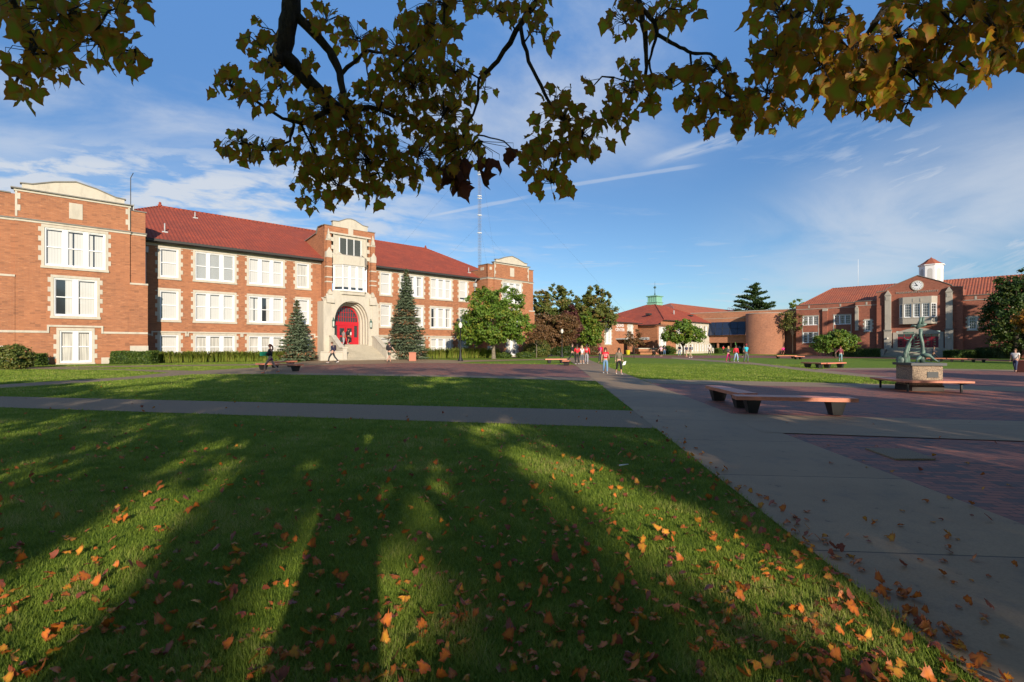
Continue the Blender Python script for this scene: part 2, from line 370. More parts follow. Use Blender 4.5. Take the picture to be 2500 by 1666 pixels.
# ================================================================ SETTING: ground, paths, plazas
PAVED = []
def sheet(name, pts, m, dz, px=True, kind='structure'):
    P = [G(*p) if px else Vector((p[0], p[1], gz(p[0], p[1]))) for p in pts]
    if name != 'lawn': PAVED.append([(p.x, p.y) for p in P])
    me = bpy.data.meshes.new(name); me.from_pydata([(p.x, p.y, p.z+dz) for p in P], [], [tuple(range(len(P)))]); me.materials.append(m)
    if me.polygons[0].normal.z < 0: me.flip_normals()
    o = bpy.data.objects.new(name, me); COL.objects.link(o); return tagd(o, kind=kind)
sheet('lawn', [(-700, -300), (700, -300), (700, 900), (-700, 900)], grassm, 0, px=False)
d = Vector((math.sin(rad(PA)), math.cos(rad(PA)))); e0 = G(1546, 1004); e1 = G(1702, 980)
def pl(e, y): return (e.x+(y-e.y)*d.x/d.y, y)
sheet('main_path', [pl(e0, -30), pl(e1, -30), pl(e1, 66), pl(e0, 66)], path, .016, px=False)
c1 = [(-900, 949), (0, 969), (1546, 1004), (1622, 1048.5), (0, 996), (-900, 975)]
sheet('cross_path', c1, asph, .012)
sheet('diagonal_path', [(-500, 970), (0, 939.7), (297, 922), (410, 911), (488, 906), (625, 898), (690, 892), (740, 893), (725, 911), (700, 914), (476, 914.5), (208, 935), (0, 948.6), (-500, 983)], asph, .008)
sheet('footpath', [(-300, 902), (0, 899), (268, 894), (700, 888.5), (700, 892), (490, 894), (164, 899), (0, 903.5), (-300, 909)], asph, .012)
sheet('footpath', [(100, 899), (178, 899.5), (297, 902), (488, 906), (420, 911), (283, 903.5), (119, 902), (60, 902)], asph, .004)
sheet('brick_plaza', [(725, 911), (740, 893), (987, 887), (1114, 887.6), (1400, 891), (1470, 924), (1019, 916)], paver, .008)
sheet('plaza_edging', [(690, 915), (725, 910.6), (1019, 915.8), (1450, 923), (1462, 931.5), (1082, 921)], path, .012)
sheet('entrance_walk', [(700, 888.5), (735, 884), (760, 877), (990, 877), (1114, 880), (1305, 877.5), (1402, 876), (1403, 879), (1305, 880), (1150, 884), (1114, 887.6), (987, 887), (738, 893), (690, 892)], path, .012)
sheet('plaza_band', [(1564, 926), (2500, 946), (2800, 953), (2800, 965), (2500, 957), (1590, 936.5)], path, .012)
sheet('brick_plaza', [(1560, 936), (2500, 956.5), (2800, 964.5), (2800, 1040), (2500, 1031), (1760, 1013.5), (1660, 980.5)], paver, .008)
sheet('plaza_band', [(1765, 1012), (2500, 1031), (3200, 1050), (3200, 1110), (2500, 1080), (1860, 1058)], path, .020)
sheet('brick_plaza', [(1860, 1057), (2500, 1078), (3200, 1108), (3200, 1620), (2440, 1264.5)], paver, -.002+.008)
sheet('brick_plaza', [(1969, 904), (2188, 901), (2500, 908), (2800, 915), (2800, 954), (2500, 947), (2309, 943), (2181, 928)], paver, .008)
sheet('lawn_walk', [(1640, 872.5), (1837, 886), (1955, 899), (2181, 922), (2181, 929), (1969, 907), (1845, 891.5), (1640, 876)], path, .012)
sheet('lawn_walk', [(2040, 899), (2200, 899), (2500, 904), (2800, 910), (2800, 914), (2500, 908), (2200, 903), (1975, 904)], path, .012)
sheet('far_plaza', [(1405, 871), (1560, 867.8), (1760, 868.5), (2000, 868), (2120, 871.5), (2120, 875), (1960, 876.5), (1840, 874), (1640, 876.5), (1500, 872), (1402, 876)], paver, .008)
sheet('far_plaza', [(2120, 871.5), (2500, 880), (2800, 884), (2800, 888), (2500, 884), (2120, 875)], paver, .008)
sheet('planting_bed', [(-60, 893), (50, 890.5), (330, 888), (700, 882), (700, 876), (50, 884), (-60, 886)], soil, .003)
sheet('planting_bed', [(1020, 876.5), (1340, 873), (1340, 868), (1020, 870)], soil, .003)
sheet('planting_bed', [(1300, 871.5), (1420, 869), (1560, 865.5), (1560, 862.5), (1300, 864)], soil, .003)
t = thing('cover_slab', 'square concrete access slab set in the shaded brick paving', 'slab', (0, 0, 0))
q = [G(2112, 1098), G(2186, 1125), G(2284, 1125), G(2212, 1100)]; mb = MB(); mb.prism([p+Vector((0, 0, -.02)) for p in q], (0, 0, .05)); mb.build('slab', asph, t)
# ================================================================ BUILDINGS
class Wl:
    def __init__(s, px0, Z0, th, off=0):
        t = rad(th); s.d = (math.sin(t), math.cos(t)); s.n = (math.cos(t), -math.sin(t)); s.P = ((px0-CX)/FP*Z0, Z0); s.rz = rad(90-th)
    def root(s, name, label, cat): return thing(name, label, cat, (s.P[0], s.P[1], 0), s.rz)
def quoin(mb, x, z0, z1, y, side, w=.18, tooth=.16, st=.36, mat=None, t=.03):
    """stone jamb strip whose inner edge is at x, extending to side (+1/-1), with alternating teeth"""
    z = z0; k = 0
    while z < z1-.01:
        e = min(z+st, z1); ww = w+(tooth if k % 2 else 0)
        a, b = (x, x+side*ww) if side > 0 else (x-ww, x)
        mb.box(a, b, y-t-(.002 if k % 2 else 0), y+.05, z, e, mat); z = e; k += 1
rw = random.Random(5)
def window(root, x0, x1, z0, z1, y, nb, style='blind', surround=True, mw=.26, rails=1, panes=None, name='window', hood=False, bar=.07):
    """white framed sash window set into the plane y (outside is -y)"""
    f = MB(); b = .075
    f.box(x0, x1, y+.03, y+.2, z1-b, z1); f.box(x0, x1, y+.03, y+.2, z0, z0+b)
    f.box(x0, x0+b, y+.03, y+.2, z0+b, z1-b); f.box(x1-b, x1, y+.03, y+.2, z0+b, z1-b)
    bw = ((x1-x0)-2*b-(nb-1)*mw)/nb; pm = MB(); xa = x0+b
    for k in range(nb):
        xb = xa+bw
        if k < nb-1: f.box(xb, xb+mw, y+.05, y+.2, z0+b, z1-b)
        s_ = style if isinstance(style, str) else style[k]
        for side in (xa, xb-.045): f.box(side, side+.045, y+.10, y+.19, z0+b, z1-b)
        f.box(xa+.045, xb-.045, y+.10, y+.19, z0+b, z0+b+.07); f.box(xa+.045, xb-.045, y+.10, y+.19, z1-b-.06, z1-b)
        for r in range(rails):
            zz = z0+(z1-z0)*(r+1)/(rails+1)+(.0 if rails > 1 else .0); f.box(xa+.045, xb-.045, y+.11, y+.19, zz-.035 if rails == 1 else zz-.015, zz+.035 if rails == 1 else zz+.015)
        if panes:
            for r in range(1, panes):
                xx = xa+bw*r/panes; f.box(xx-.013, xx+.013, y+.115, y+.188, z0+b, z1-b)
        yp = y+.185; X0, X1, Z0, Z1 = xa, xb, z0+b*.5, z1-b*.5
        def q(a, c, d_, e, m): pm.poly([(a, yp, d_), (c, yp, d_), (c, yp, e), (a, yp, e)], m)
        dk = 1
        if s_ == 'blind': q(X0+.04+bw*.07, X1, Z0, Z1-.18, 0); q(X0, X0+.04+bw*.07, Z0, Z1, dk); q(X0+.04+bw*.07, X1, Z1-.18, Z1, dk)
        elif s_ == 'gap':
            g = X0+bw*rw.choice([.42, .48, .3]); q(X0, X0+.09, Z0, Z1, dk); q(X0+.09, g, Z0, Z1-.2, 0); q(g, g+.1, Z0, Z1, dk); q(g+.1, X1, Z0, Z1-.2, 0); q(X0+.09, X1, Z1-.2, Z1, dk)
        elif s_ == 'open': g = Z0+(Z1-Z0)*.14; q(X0, X1, g, Z1-.1, 0); q(X0, X1, Z0, g, dk); q(X0, X1, Z1-.1, Z1, dk)
        elif s_ == 'vert': q(X0, X1, Z0, Z1, 3)
        elif s_ == 'curtain': q(X0+.08, X1, Z0, Z1-.18, 2); q(X0, X0+.08, Z0, Z1, dk); q(X0+.08, X1, Z1-.18, Z1, dk)
        elif s_ == 'half': q(X0, X0+bw*.55, Z0, Z1, dk); q(X0+bw*.55, X1, Z0, Z1, 0)
        else: q(X0, X1, Z0, Z1, dk)
        xa = xb+mw
    w = f.build(name, white, root); pm.build('pane', [blind, glass, curtain, vblind], w)
    if surround:
        s = MB(); quoin(s, x0, z0-.02, z1, y, -1); quoin(s, x1, z0-.02, z1, y, 1)
        s.box(x0-.18, x1+.18, y-.035, y+.06, z1, z1+.2); s.box(x0-.22, x1+.22, y-.09, y+.06, z0-.2, z0-.02)
        if hood:
            s.box(x0-.62, x1+.62, y-.12, y+.05, z1+.2, z1+.32); s.box(x0-.62, x0-.5, y-.10, y+.05, z1-.12, z1+.2); s.box(x1+.5, x1+.62, y-.10, y+.05, z1-.12, z1+.2)
        s.build('surround', stone, w)
    return w
# ---------------------------------------------------------------- main hall, left
MH = Wl(354, 43, 46.76); R = MH.root('college_hall', 'long three storey orange brick college hall with red tiled roof and stone entrance tower', 'building')
L = 36.66
wins = [(1.06, 2.43, 1), (3.73, 6.96, 3), (8.22, 11.42, 3), (12.79, 14.07, 1), (22.4, 23.7, 1), (25.0, 28.2, 3), (29.4, 32.58, 3), (33.95, 35.2, 1)]
rows = [(7.82, 10.40), (4.05, 6.65), (.55, 2.72)]
holes = [(a, b, z0, z1) for a, b, n in wins for z0, z1 in rows]
tx0, tx1 = 15.35, 21.15
for a, b in ((0, tx0), (tx1, L)): mb = MB(); mb.wall(a, b, -1, 10.75, 0, holes); mb.build('front_wall', brick, R)
sty = {0: ['blind', 'vert', 'blind', 'curtain', 'blind', 'gap', 'blind', 'open'], 1: ['blind', 'blind', ['gap', 'half', 'blind'], 'blind', 'blind', 'blind', ['half', 'blind', 'gap'], 'curtain'],
       2: ['blind', 'curtain', 'curtain', 'curtain', 'blind', 'blind', ['blind', 'blind', 'open'], 'blind']}
for r, (z0, z1) in enumerate(rows):
    for i, (a, b, n) in enumerate(wins):
        window(R, a, b, z0, z1, 0, n, sty[r][i], hood=(r == 2), name='window')
for z0, z1, pr in ((10.5, 10.74, .03), (-1, .35, .05)):
    mb = MB(); mb.box(.0, tx0, -pr, .1, z0, z1); mb.box(tx1, L, -pr, .1, z0, z1); mb.build('stone_band', stone, R)
last = 0.
for a, b, n in wins[:4]+[(tx0, tx1, 0)]+wins[4:]+[(L, L, 0)]:
    if (a-.62 if n else a)-last > .05: mb = MB(); mb.box(last, (a-.62 if n else a), -.07, .1, 2.66, 2.80); mb.build('string_course', stone, R)
    last = b+.62 if n else b
mb = MB(); mb.box(-.3, tx0, -.75, -.55, 10.80, 11.0); mb.box(tx1, L+.2, -.75, -.55, 10.80, 11.0)
mb.box(-.3, tx0, -.55, .12, 10.74, 10.80); mb.box(tx1, L+.2, -.55, .12, 10.74, 10.80); mb.build('gutter', gutter, R)
mb = MB(); ez, rz_, ry = 10.97, 16.0, 8.8; rx0, rx1 = 2.3, 34.4; hx0, hx1 = -6.6, 43.3
k = (0-(-.72))/(ry+.72); zs = ez+(rz_-ez)*k
ribs(mb, [(hx0, -.72, ez), (tx0+.02, -.72, ez), (tx0+.02, ry, rz_), (rx0, ry, rz_)])
ribs(mb, [(tx1, -.72, ez), (hx1, -.72, ez), (rx1, ry, rz_), (tx1, ry, rz_)])
mb.poly([(tx0, 3., ez+(rz_-ez)*3.72/9.52), (tx1, 3., ez+(rz_-ez)*3.72/9.52), (tx1, ry, rz_), (tx0, ry, rz_)])
mb.poly([(hx0, -.72, ez), (rx0, ry, rz_), (hx0, 18.3, ez)]); mb.poly([(hx1, -.72, ez), (rx1, ry, rz_), (hx1, 18.3, ez)]); mb.poly([(hx0, 18.3, ez), (hx1, 18.3, ez), (rx1, ry, rz_), (rx0, ry, rz_)])
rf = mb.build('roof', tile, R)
mb = MB()
def ridge(p, q, step=.42, r=.13):
    p, q = Vector(p), Vector(q); n = int((q-p).length/step)
    for i in range(n):
        a = p+(q-p)*i/n; b = p+(q-p)*(i+.96)/n; mb.tube([a, b], [r, r*.82], 6)
ridge((rx0, ry, rz_+.03), (rx1, ry, rz_+.03)); ridge((rx0, ry, rz_+.03), (hx0+2, ry-7., rz_-3.75)); ridge((rx1, ry, rz_+.03), (hx1-1.6, ry-7.8, rz_-4.2))
for x in (rx0, rx1): mb.lathe([(.16, 0), (.2, .12), (.1, .25), (.14, .34), (.02, .46)], (x, ry, rz_+.05), 8)
mb.build('ridge_tiles', tile, rf)
def slz(y): return ez+(rz_-ez)*(y+.72)/9.52
for x, y, h in ((1.6, 1.3, .9), (5.0, 6.8, .7), (22.6, 6.6, .75), (23.8, 6.0, .75), (36.2, .9, .8), (-.2, 5.6, .9)):
    mb = MB(); z = slz(y)-.1; mb.tube([(x, y, z), (x, y, z+h)], .055, 8); mb.box(x-.22, x+.22, y-.22, y+.2, z+.02, z+.14, M=None); mb.build('vent_pipe', lead, rf)
mb = MB(); mb.tube([(-.4, 5.8, 12), (-.4, 5.8, 17.6), (-.2, 5.8, 18.1)], .035, 6); mb.box(-.55, -.25, 5.65, 5.95, 13, 14.9); mb.build('aerial_pole', gutter, rf)
for x in (36.45, -.0):
    mb = MB(); mb.tube([(x, -.14, 0), (x, -.14, 9.8)], .07, 8); mb.box(x-.2, x+.2, -.36, -.01, 9.8, 10.3); mb.tube([(x, -.15, 10.3), (x-.1, -.6, 10.8)], .06, 6); mb.build('downpipe', lead, R)
def pavilion(xc, sides):
    """projecting end pavilion centred on xc"""
    hb, hs, yb, ys = 3.3, 4.33, -2.45, -2.32; D = 12.
    pw = [(xc-1.75, xc+1.75, 7.72, 10.55, 3, ['blind', 'gap', 'gap'] if xc < 0 else ['vert', 'blind', 'blind']), (xc-1.24, xc+1.24, 4.0, 6.86, 2, ['half', 'blind'] if xc < 0 else 'blind'), (xc-.92, xc+.92, .45, 2.9, 2, 'curtain')]
    mb = MB(); mb.wall(xc-hb, xc+hb, -1, 13.0, yb, [w[:4] for w in pw])
    for s in (-1, 1):
        a, b = sorted((xc+s*hb, xc+s*hs)); mb.wall(a, b, -1, 12.72, ys); mb.poly([(xc+s*hb, yb, -1), (xc+s*hb, ys, -1), (xc+s*hb, ys, 13), (xc+s*hb, yb, 13)])
        a, b = sorted((xc+s*hb, xc+s*(hs+.14))); mb.box(a, b, ys-.16, ys, -1, 6.72)
        x = xc+s*hs; mb.poly([(x, ys, -1), (x, D, -1), (x, D, 12.1), (x, -.3, 12.1), (x, -.3, 12.72), (x, ys, 12.72)])
    mb.poly([(xc-hs, D, -1), (xc+hs, D, -1), (xc+hs, D, 12.7), (xc-hs, D, 12.7)])
    for s in (-1, 1): mb.box(*sorted((xc+s*(hs-.01), xc+s*(hs-.3))), -.3, D, 10., 12.1); mb.box(*sorted((xc+s*(hs-.01), xc+s*(hs-.3))), ys+.01, -.3, 10., 12.72)
    mb.box(xc-hs, xc+hs, ys+.02, ys+.3, 10.62, 12.7); mb.box(xc-hb, xc+hb, yb+.02, yb+.4, 12.7, 13)
    P = mb.build('pavilion_wall', brick, R)
    mb = MB(); mb.poly([(xc-hs, ys, 11), (xc+hs, ys, 11), (xc+hs, D, 11), (xc-hs, D, 11)]); mb.build('flat_roof', gutter, P)
    for w in pw: window(R, w[0], w[1], w[2], w[3], yb, w[4], w[5], hood=False, name='pavilion_window')
    s_ = MB().part('string_course'); c_ = MB()
    for z0, z1, t in ((10.78, 10.93, .05), (2.98, 3.16, .05)):
        if z0 < 5:
            s_.box(xc-hb, xc-1.5, yb-t, yb+.05, 2.70, 2.86); s_.part('string_course'); s_.box(xc+1.5, xc+hb, yb-t, yb+.05, 2.70, 2.86); s_.part('window_hood'); s_.box(xc-1.62, xc+1.62, yb-.09, yb+.05, z1, z1+.14)
            s_.box(xc-1.62, xc-1.5, yb-.08, yb+.05, 2.7, z1); s_.box(xc+1.5, xc+1.62, yb-.08, yb+.05, 2.7, z1)
            for q in (-1, 1): s_.part('pier_band'); s_.box(*sorted((xc+q*hb, xc+q*(hs+.14))), ys-.2, ys+.0, 2.7, 2.86)
        else:
            s_.box(xc-hb-.04, xc+hb+.04, yb-t, yb+.05, z0, z1)
            for q in (-1, 1): s_.box(*sorted((xc+q*(hb+.04), xc+q*(hs+.05))), ys-t, ys+.05, z0, z1); s_.box(*sorted((xc+q*(hs), xc+q*(hs+.05))), ys+.05, D, z0, z1)
    for q in (-1, 1):
        s_.part('quoins'); quoin(s_, xc+q*(hb), 11.1, 13., yb, -q, .12, .16, .42)
        s_.part('pier_cap'); s_.box(*sorted((xc+q*hb, xc+q*(hs+.16))), ys-.2, ys+.0, 6.72, 6.86); s_.part('pier_block'); s_.box(*sorted((xc+q*hb, xc+q*(hs+.17))), ys-.19, ys+.0, .9, 1.75)
        s_.part('base_course'); s_.box(*sorted((xc+q*1.5, xc+q*hb)), yb-.05, yb+.05, -1, .82)
    s_.part('stone_panel'); s_.box(xc-.39, xc+.39, yb-.03, yb+.05, 11.42, 12.62)
    if xc > 20: s_.box(xc-hs-.04, xc-hs+.02, -1.5, -.8, 12.0, 12.4); s_.box(xc-hs+.3, xc-hs+.7, ys-.03, ys+.05, 12.0, 12.4)
    s_.part('cornice'); s_.box(xc-hb-.06, xc+hb+.06, yb-.06, yb+.4, 12.92, 13.1); s_.part('pediment')
    s_.prism([(xc-2.95, yb+.02, 13.14), (xc+2.95, yb+.02, 13.14), (xc+2.95, yb+.02, 13.5), (xc+2.4, yb+.02, 13.55), (xc+1.2, yb+.02, 13.98), (xc, yb+.02, 14.25), (xc-1.2, yb+.02, 13.98), (xc-2.4, yb+.02, 13.55), (xc-2.95, yb+.02, 13.5)], (0, .3, 0))
    s_.build_parts(stone, P)
    c_.box(xc-hb-.22, xc+hb+.22, yb-.2, yb+.45, 13.08, 13.16); c_.box(xc-hb-.1, xc+hb+.1, yb-.12, yb+.02, 10.93, 11.01)
    for q in (-1, 1):
        c_.box(*sorted((xc+q*(hb+.22), xc+q*(hs+.08))), ys-.08, ys+.35, 12.72, 12.80); c_.box(*sorted((xc+q*(hs-.32), xc+q*(hs+.06))), -.3, D, 12.1, 12.17); c_.box(*sorted((xc+q*(hs-.32), xc+q*(hs+.06))), ys+.35, -.3, 12.72, 12.80)
        c_.box(*sorted((xc+q*(hb+.1), xc+q*(hs+.1))), ys-.12, ys, 10.93, 11.01); c_.box(*sorted((xc+q*hs, xc+q*(hs+.1))), ys, D, 10.93, 11.01)
    T = [(-3.05, 13.5), (-2.4, 13.55), (-1.2, 13.98), (0, 14.25), (1.2, 13.98), (2.4, 13.55), (3.05, 13.5)]
    for (a, z), (b, w) in zip(T, T[1:]): c_.prism([(xc+a, yb-.05, z), (xc+b, yb-.05, w), (xc+b, yb-.05, w+.08), (xc+a, yb-.05, z+.08)], (0, .45, 0))
    c_.build('coping', stoned, P)
pavilion(-4.58, 1); pavilion(L+4.58, -1)
# entrance tower
xc = 18.25; yt = -.9
mb = MB(); mb.wall(tx0, tx1, 10, 14.62, yt, [(tx0+.75, tx1-.75, 10, 13.8)]); mb.wall(tx0, tx0+.8, -1, 10, yt); mb.wall(tx1-.8, tx1, -1, 10, yt)
mb.box(tx0, tx1, yt+.01, yt+.3, 14.3, 14.6)
for x in (tx0, tx1): mb.poly([(x, yt, -1), (x, 4.6, -1), (x, 4.6, 13.6), (x, 1.2, 14.0), (x, .6, 14.62), (x, yt, 14.62)])
mb.poly([(tx0, 4.6, 10), (tx1, 4.6, 10), (tx1, 4.6, 13.6), (tx0, 4.6, 13.6)]); mb.poly([(tx0, .6, 13.5), (tx1, .6, 13.5), (tx1, 4.6, 13.3), (tx0, 4.6, 13.3)])
mb.poly([(tx0, .6, 13.5), (tx1, .6, 13.5), (tx1, .6, 14.62), (tx0, .6, 14.62)])
for s in (-1, 1):
    cx_ = xc+s*2.56; mb.box(cx_-.3, cx_+.3, yt-.42, yt, 6.5, 12.0); mb.box(cx_-.24, cx_+.24, yt-.28, yt, 12, 13.1)
T = mb.build('tower_wall', brick, R)
mb = MB()
for s in (-1, 1):
    cx_ = xc+s*2.56
    mb.box(cx_-.32, cx_+.32, yt-.45, yt, 11.15, 11.75); mb.prism([(cx_-.32, yt-.45, 11.75), (cx_+.32, yt-.45, 11.75), (cx_, yt-.45, 12.25)], (0, .45, 0)); mb.box(cx_-.27, cx_+.27, yt-.3, yt, 12.98, 13.12)
    for z in (8.5, 9.0, 10.1): mb.box(cx_-.33, cx_+.33, yt-.46, yt, z, z+.13)
    mb.lathe([(.26, 0), (.24, .35), (.12, .6), (.14, .7), (.02, 1.15)], (cx_, yt-.2, 13.1), 4)
    a = xc+s*1.85; quoin(mb, a, 10.9, 13.8, yt, s, .1, .3, .42, t=.05)
mb.wall(xc-1.9, xc+1.9, 7.5, 13.8, yt+.06, [(xc-1.27, xc+1.27, 11.75, 13.5)]); mb.box(tx0+.55, tx1-.55, yt-.14, yt+.1, 13.8, 13.98)
mb.prism([(xc-2.0, yt-.06, 14.62), (xc+2.0, yt-.06, 14.62), (xc+2.0, yt-.06, 15.15), (xc+1.4, yt-.06, 15.2), (xc+.5, yt-.06, 15.62), (xc, yt-.06, 15.7), (xc-.5, yt-.06, 15.62), (xc-1.4, yt-.06, 15.2), (xc-2., yt-.06, 15.15)], (0, .4, 0))
mb.box(xc-.28, xc+.28, yt-.08, yt+.02, 13.98, 14.62)
# canted oriel: apron above, sill below
def cant(z0, z1, w=1.98, c=1.25, dpt=.85, g=0.): mb.prism([(xc-w-g, yt+.02, z0), (xc-c-g*.6, yt-dpt-g, z0), (xc+c+g*.6, yt-dpt-g, z0), (xc+w+g, yt+.02, z0)], (0, 0, z1-z0))
cant(10.56, 11.5); cant(10.5, 10.6, g=.07); cant(7.3, 7.62); cant(7.6, 7.70, g=.08); cant(7.1, 7.3, 1.8, 1.1, .6); cant(6.7, 7.1, 1.5, .8, .35)
for zz, k in ((11.5, 0),):
    mb.prism([(xc-1.98, yt+.02, 11.5), (xc-1.25, yt-.85, 11.5), (xc-1.27, yt+.02, 11.75)], (0, 0, .01)); mb.poly([(xc-1.98, yt+.02, 11.5), (xc-1.25, yt-.85, 11.5), (xc-1.25, yt+.02, 11.95)]); mb.poly([(xc+1.98, yt+.02, 11.5), (xc+1.25, yt-.85, 11.5), (xc+1.25, yt+.02, 11.95)]); mb.poly([(xc-1.25, yt-.85, 11.5), (xc+1.25, yt-.85, 11.5), (xc+1.25, yt+.02, 11.75), (xc-1.25, yt+.02, 11.75)])
mb.build('tower_stonework', stone, T)
mb = MB(); TT = [(-2.1, 15.15), (-1.4, 15.2), (-.5, 15.62), (0, 15.7), (.5, 15.62), (1.4, 15.2), (2.1, 15.15)]
for (a, z), (b, w) in zip(TT, TT[1:]): mb.prism([(xc+a, yt-.12, z), (xc+b, yt-.12, w), (xc+b, yt-.12, w+.07), (xc+a, yt-.12, z+.07)], (0, .5, 0))
for s in (-1, 1):
    mb.box(*sorted((xc+s*2.1, xc+s*2.98)), yt-.08, yt+.35, 14.62, 14.69); x = xc+s*2.9
    mb.prism([(x-.15, 1.2, 14.0), (x-.15, .6, 14.62), (x-.15, .6, 14.7), (x-.15, 1.2, 14.08)], (.3, 0, 0)); mb.prism([(x-.15, 4.6, 13.6), (x-.15, 1.2, 14.0), (x-.15, 1.2, 14.08), (x-.15, 4.6, 13.68)], (.3, 0, 0)); mb.box(x-.15, x+.15, yt+.35, .6, 14.62, 14.69)
mb.build('coping', stoned, T)
mb = MB(); f_ = MB()
f_.poly([(xc-1.27, yt+.2, 11.75), (xc+1.27, yt+.2, 11.75), (xc+1.27, yt+.2, 13.5), (xc-1.27, yt+.2, 13.5)])
for k in range(3):
    a = xc-1.2+k*.82
    for j in range(17): z = 11.80+j*.1; mb.prism([(a, yt+.06, z), (a, yt+.16, z+.09), (a, yt+.16, z+.11), (a, yt+.06, z+.02)], (.76, 0, 0))
lv = mb.build('louvre', cloth((.10, .115, .11)), T); f_.build('backing', darkin, lv)
mb = MB()
for a in (-1.27, -.44, .38, 1.2): mb.box(xc+a, xc+a+.07, yt+.0, yt+.18, 11.75, 13.5)
mb.build('frame', white, lv)
# oriel windows: front and two canted
w = window(R, xc-1.25, xc+1.25, 7.7, 10.5, yt-.83, 3, 'open', surround=False, mw=.16, name='oriel_window')
for s in (-1, 1):
    a0 = Vector((xc-1.98, yt, 0)) if s < 0 else Vector((xc+1.25, yt-.85, 0)); a1 = Vector((xc-1.25, yt-.85, 0)) if s < 0 else Vector((xc+1.98, yt, 0))
    ln = (a1-a0).length; w = window(R, 0, ln, 7.7, 10.5, 0, 1, 'open', surround=False, name='oriel_window')
    w.location = a0; w.rotation_euler = (0, 0, math.atan2(a1.y-a0.y, a1.x-a0.x))
# portal with a pointed arch
yp = -1.55
def arch(w, zs, zt, n=10):
    """pointed arch outline from (-w, zs) over (0, zt) to (w, zs)"""
    P = []
    for k in range(n+1):
        t = k/n; P.append((-w*math.cos(t*math.pi/2)**.9 if t < 1 else 0., zs+(zt-zs)*math.sin(t*math.pi/2)**.95))
    return P+[(-x, z) for x, z in P[-2::-1]]
ac = 18.1
mb = MB(); A = arch(1.95, 4.2, 6.62); px0_, px1_ = 14.95, 21.3
top = 6.9; base = [(-1.95, 0.)]+A+[(1.95, 0.)]
for (x0, z0), (x1, z1) in zip(A, A[1:]): mb.poly([(ac+x0, yp, z0), (ac+x1, yp, z1), (ac+x1, yp, top), (ac+x0, yp, top)])
mb.wall(px0_, ac-1.95, -1, 6.5, yp); mb.wall(ac+1.95, px1_, -1, 6.5, yp)
mb.wall(ac-2.0-.9, ac-1.95, 6.5, top, yp); mb.wall(ac+1.95, ac+2.9, 6.5, top, yp)
mb.prism([(ac-2.9, yp, top), (ac+2.9, yp, top), (ac+1.9, yp, 7.7), (ac-1.9, yp, 7.7)], (0, .6, 0))
for s in (-1, 1):
    x = ac+s*2.45; mb.box(x-.42, x+.42, yp-.25, yp, 6.3, 6.75); mb.prism([(x-.42, yp-.25, 6.75), (x-.42, yp, 6.75), (x-.42, yp, 7.25)], (.84, 0, 0)); mb.box(x-.2, x+.2, yp-.12, yp+.3, 7.2, 7.45); mb.prism([(x-.2, yp-.12, 7.45), (x+.2, yp-.12, 7.45), (x, yp-.12, 7.75)], (0, .4, 0))
    xx = px0_ if s < 0 else px1_; mb.poly([(xx, yp, -1), (xx, 0, -1), (xx, 0, 6.5), (xx, yp, 6.5)]); mb.box(*sorted((xx-s*.02, xx-s*.75)), yp-.08, yp, -1, 6.45)
mb.poly([(px0_, yp, 6.5), (px1_, yp, 6.5), (px1_, yt, 6.9), (px0_, yt, 6.9)])
steps_ = [(1.95, 4.2, 6.62, -1.55, -1.2), (1.82, 4.22, 6.5, -1.2, -.85), (1.66, 4.25, 6.34, -.85, -.5), (1.5, 4.28, 6.18, -.5, 0.0)]
for i, (w_, zs_, zt_, ya, yb_) in enumerate(steps_):
    B = [(-w_, 0.)]+arch(w_, zs_, zt_)+[(w_, 0.)]
    for (x0, z0), (x1, z1) in zip(B, B[1:]): mb.poly([(ac+x0, ya, z0), (ac+x1, ya, z1), (ac+x1, yb_, z1), (ac+x0, yb_, z0)], smooth=False)
    if i < 3:
        w2 = steps_[i+1]; C_ = [(-w2[0], 0.)]+arch(*w2[:3])+[(w2[0], 0.)]
        for (a, b_), (c, d_) in zip(zip(B, B[1:]), zip(C_, C_[1:])): mb.poly([(ac+a[0], yb_, a[1]), (ac+b_[0], yb_, b_[1]), (ac+d_[0], yb_, d_[1]), (ac+c[0], yb_, c[1])])
PT = mb.build('portal', stone, R)
ydr = -.02
mb = MB(); w_ = 1.5; AA = arch(w_, 4.28, 6.18); IA = arch(w_-.14, 4.35, 6.0)
for (a, b_), (c, d_) in zip(zip(AA, AA[1:]), zip(IA, IA[1:])): mb.poly([(ac+a[0], ydr, a[1]), (ac+b_[0], ydr, b_[1]), (ac+d_[0], ydr, d_[1]), (ac+c[0], ydr, c[1])])
mb.box(ac-w_, ac+w_, ydr-.08, ydr+.06, 4.0, 4.42); mb.box(ac-w_, ac-w_+.14, ydr-.05, ydr+.06, 1.9, 4.0); mb.box(ac+w_-.14, ac+w_, ydr-.05, ydr+.06, 1.9, 4.0)
for x in (-.92, .9): mb.box(ac+x-.07, ac+x+.07, ydr-.05, ydr+.06, 1.9, 4.0)
mb.box(ac-1.36, ac-.99, ydr-.03, ydr+.06, 1.9, 2.7); mb.box(ac+.97, ac+1.36, ydr-.03, ydr+.06, 1.9, 2.7); mb.box(ac-.85, ac+.83, ydr-.03, ydr+.06, 3.86, 4.0)
for k in range(1, 10): x = -1.36+k*.272; zt_ = 6.05-abs(x)**1.8*.75; mb.box(ac+x-.02, ac+x+.02, ydr-.03, ydr+.03, 4.4, zt_)
for z in (4.95, 5.45): hw = 1.36*math.sqrt(max(0, 1-((z-4.3)/1.9)**2)); mb.box(ac-hw, ac+hw, ydr-.028, ydr+.028, z-.02, z+.02)
DF = mb.build('door_frame', redp, R)
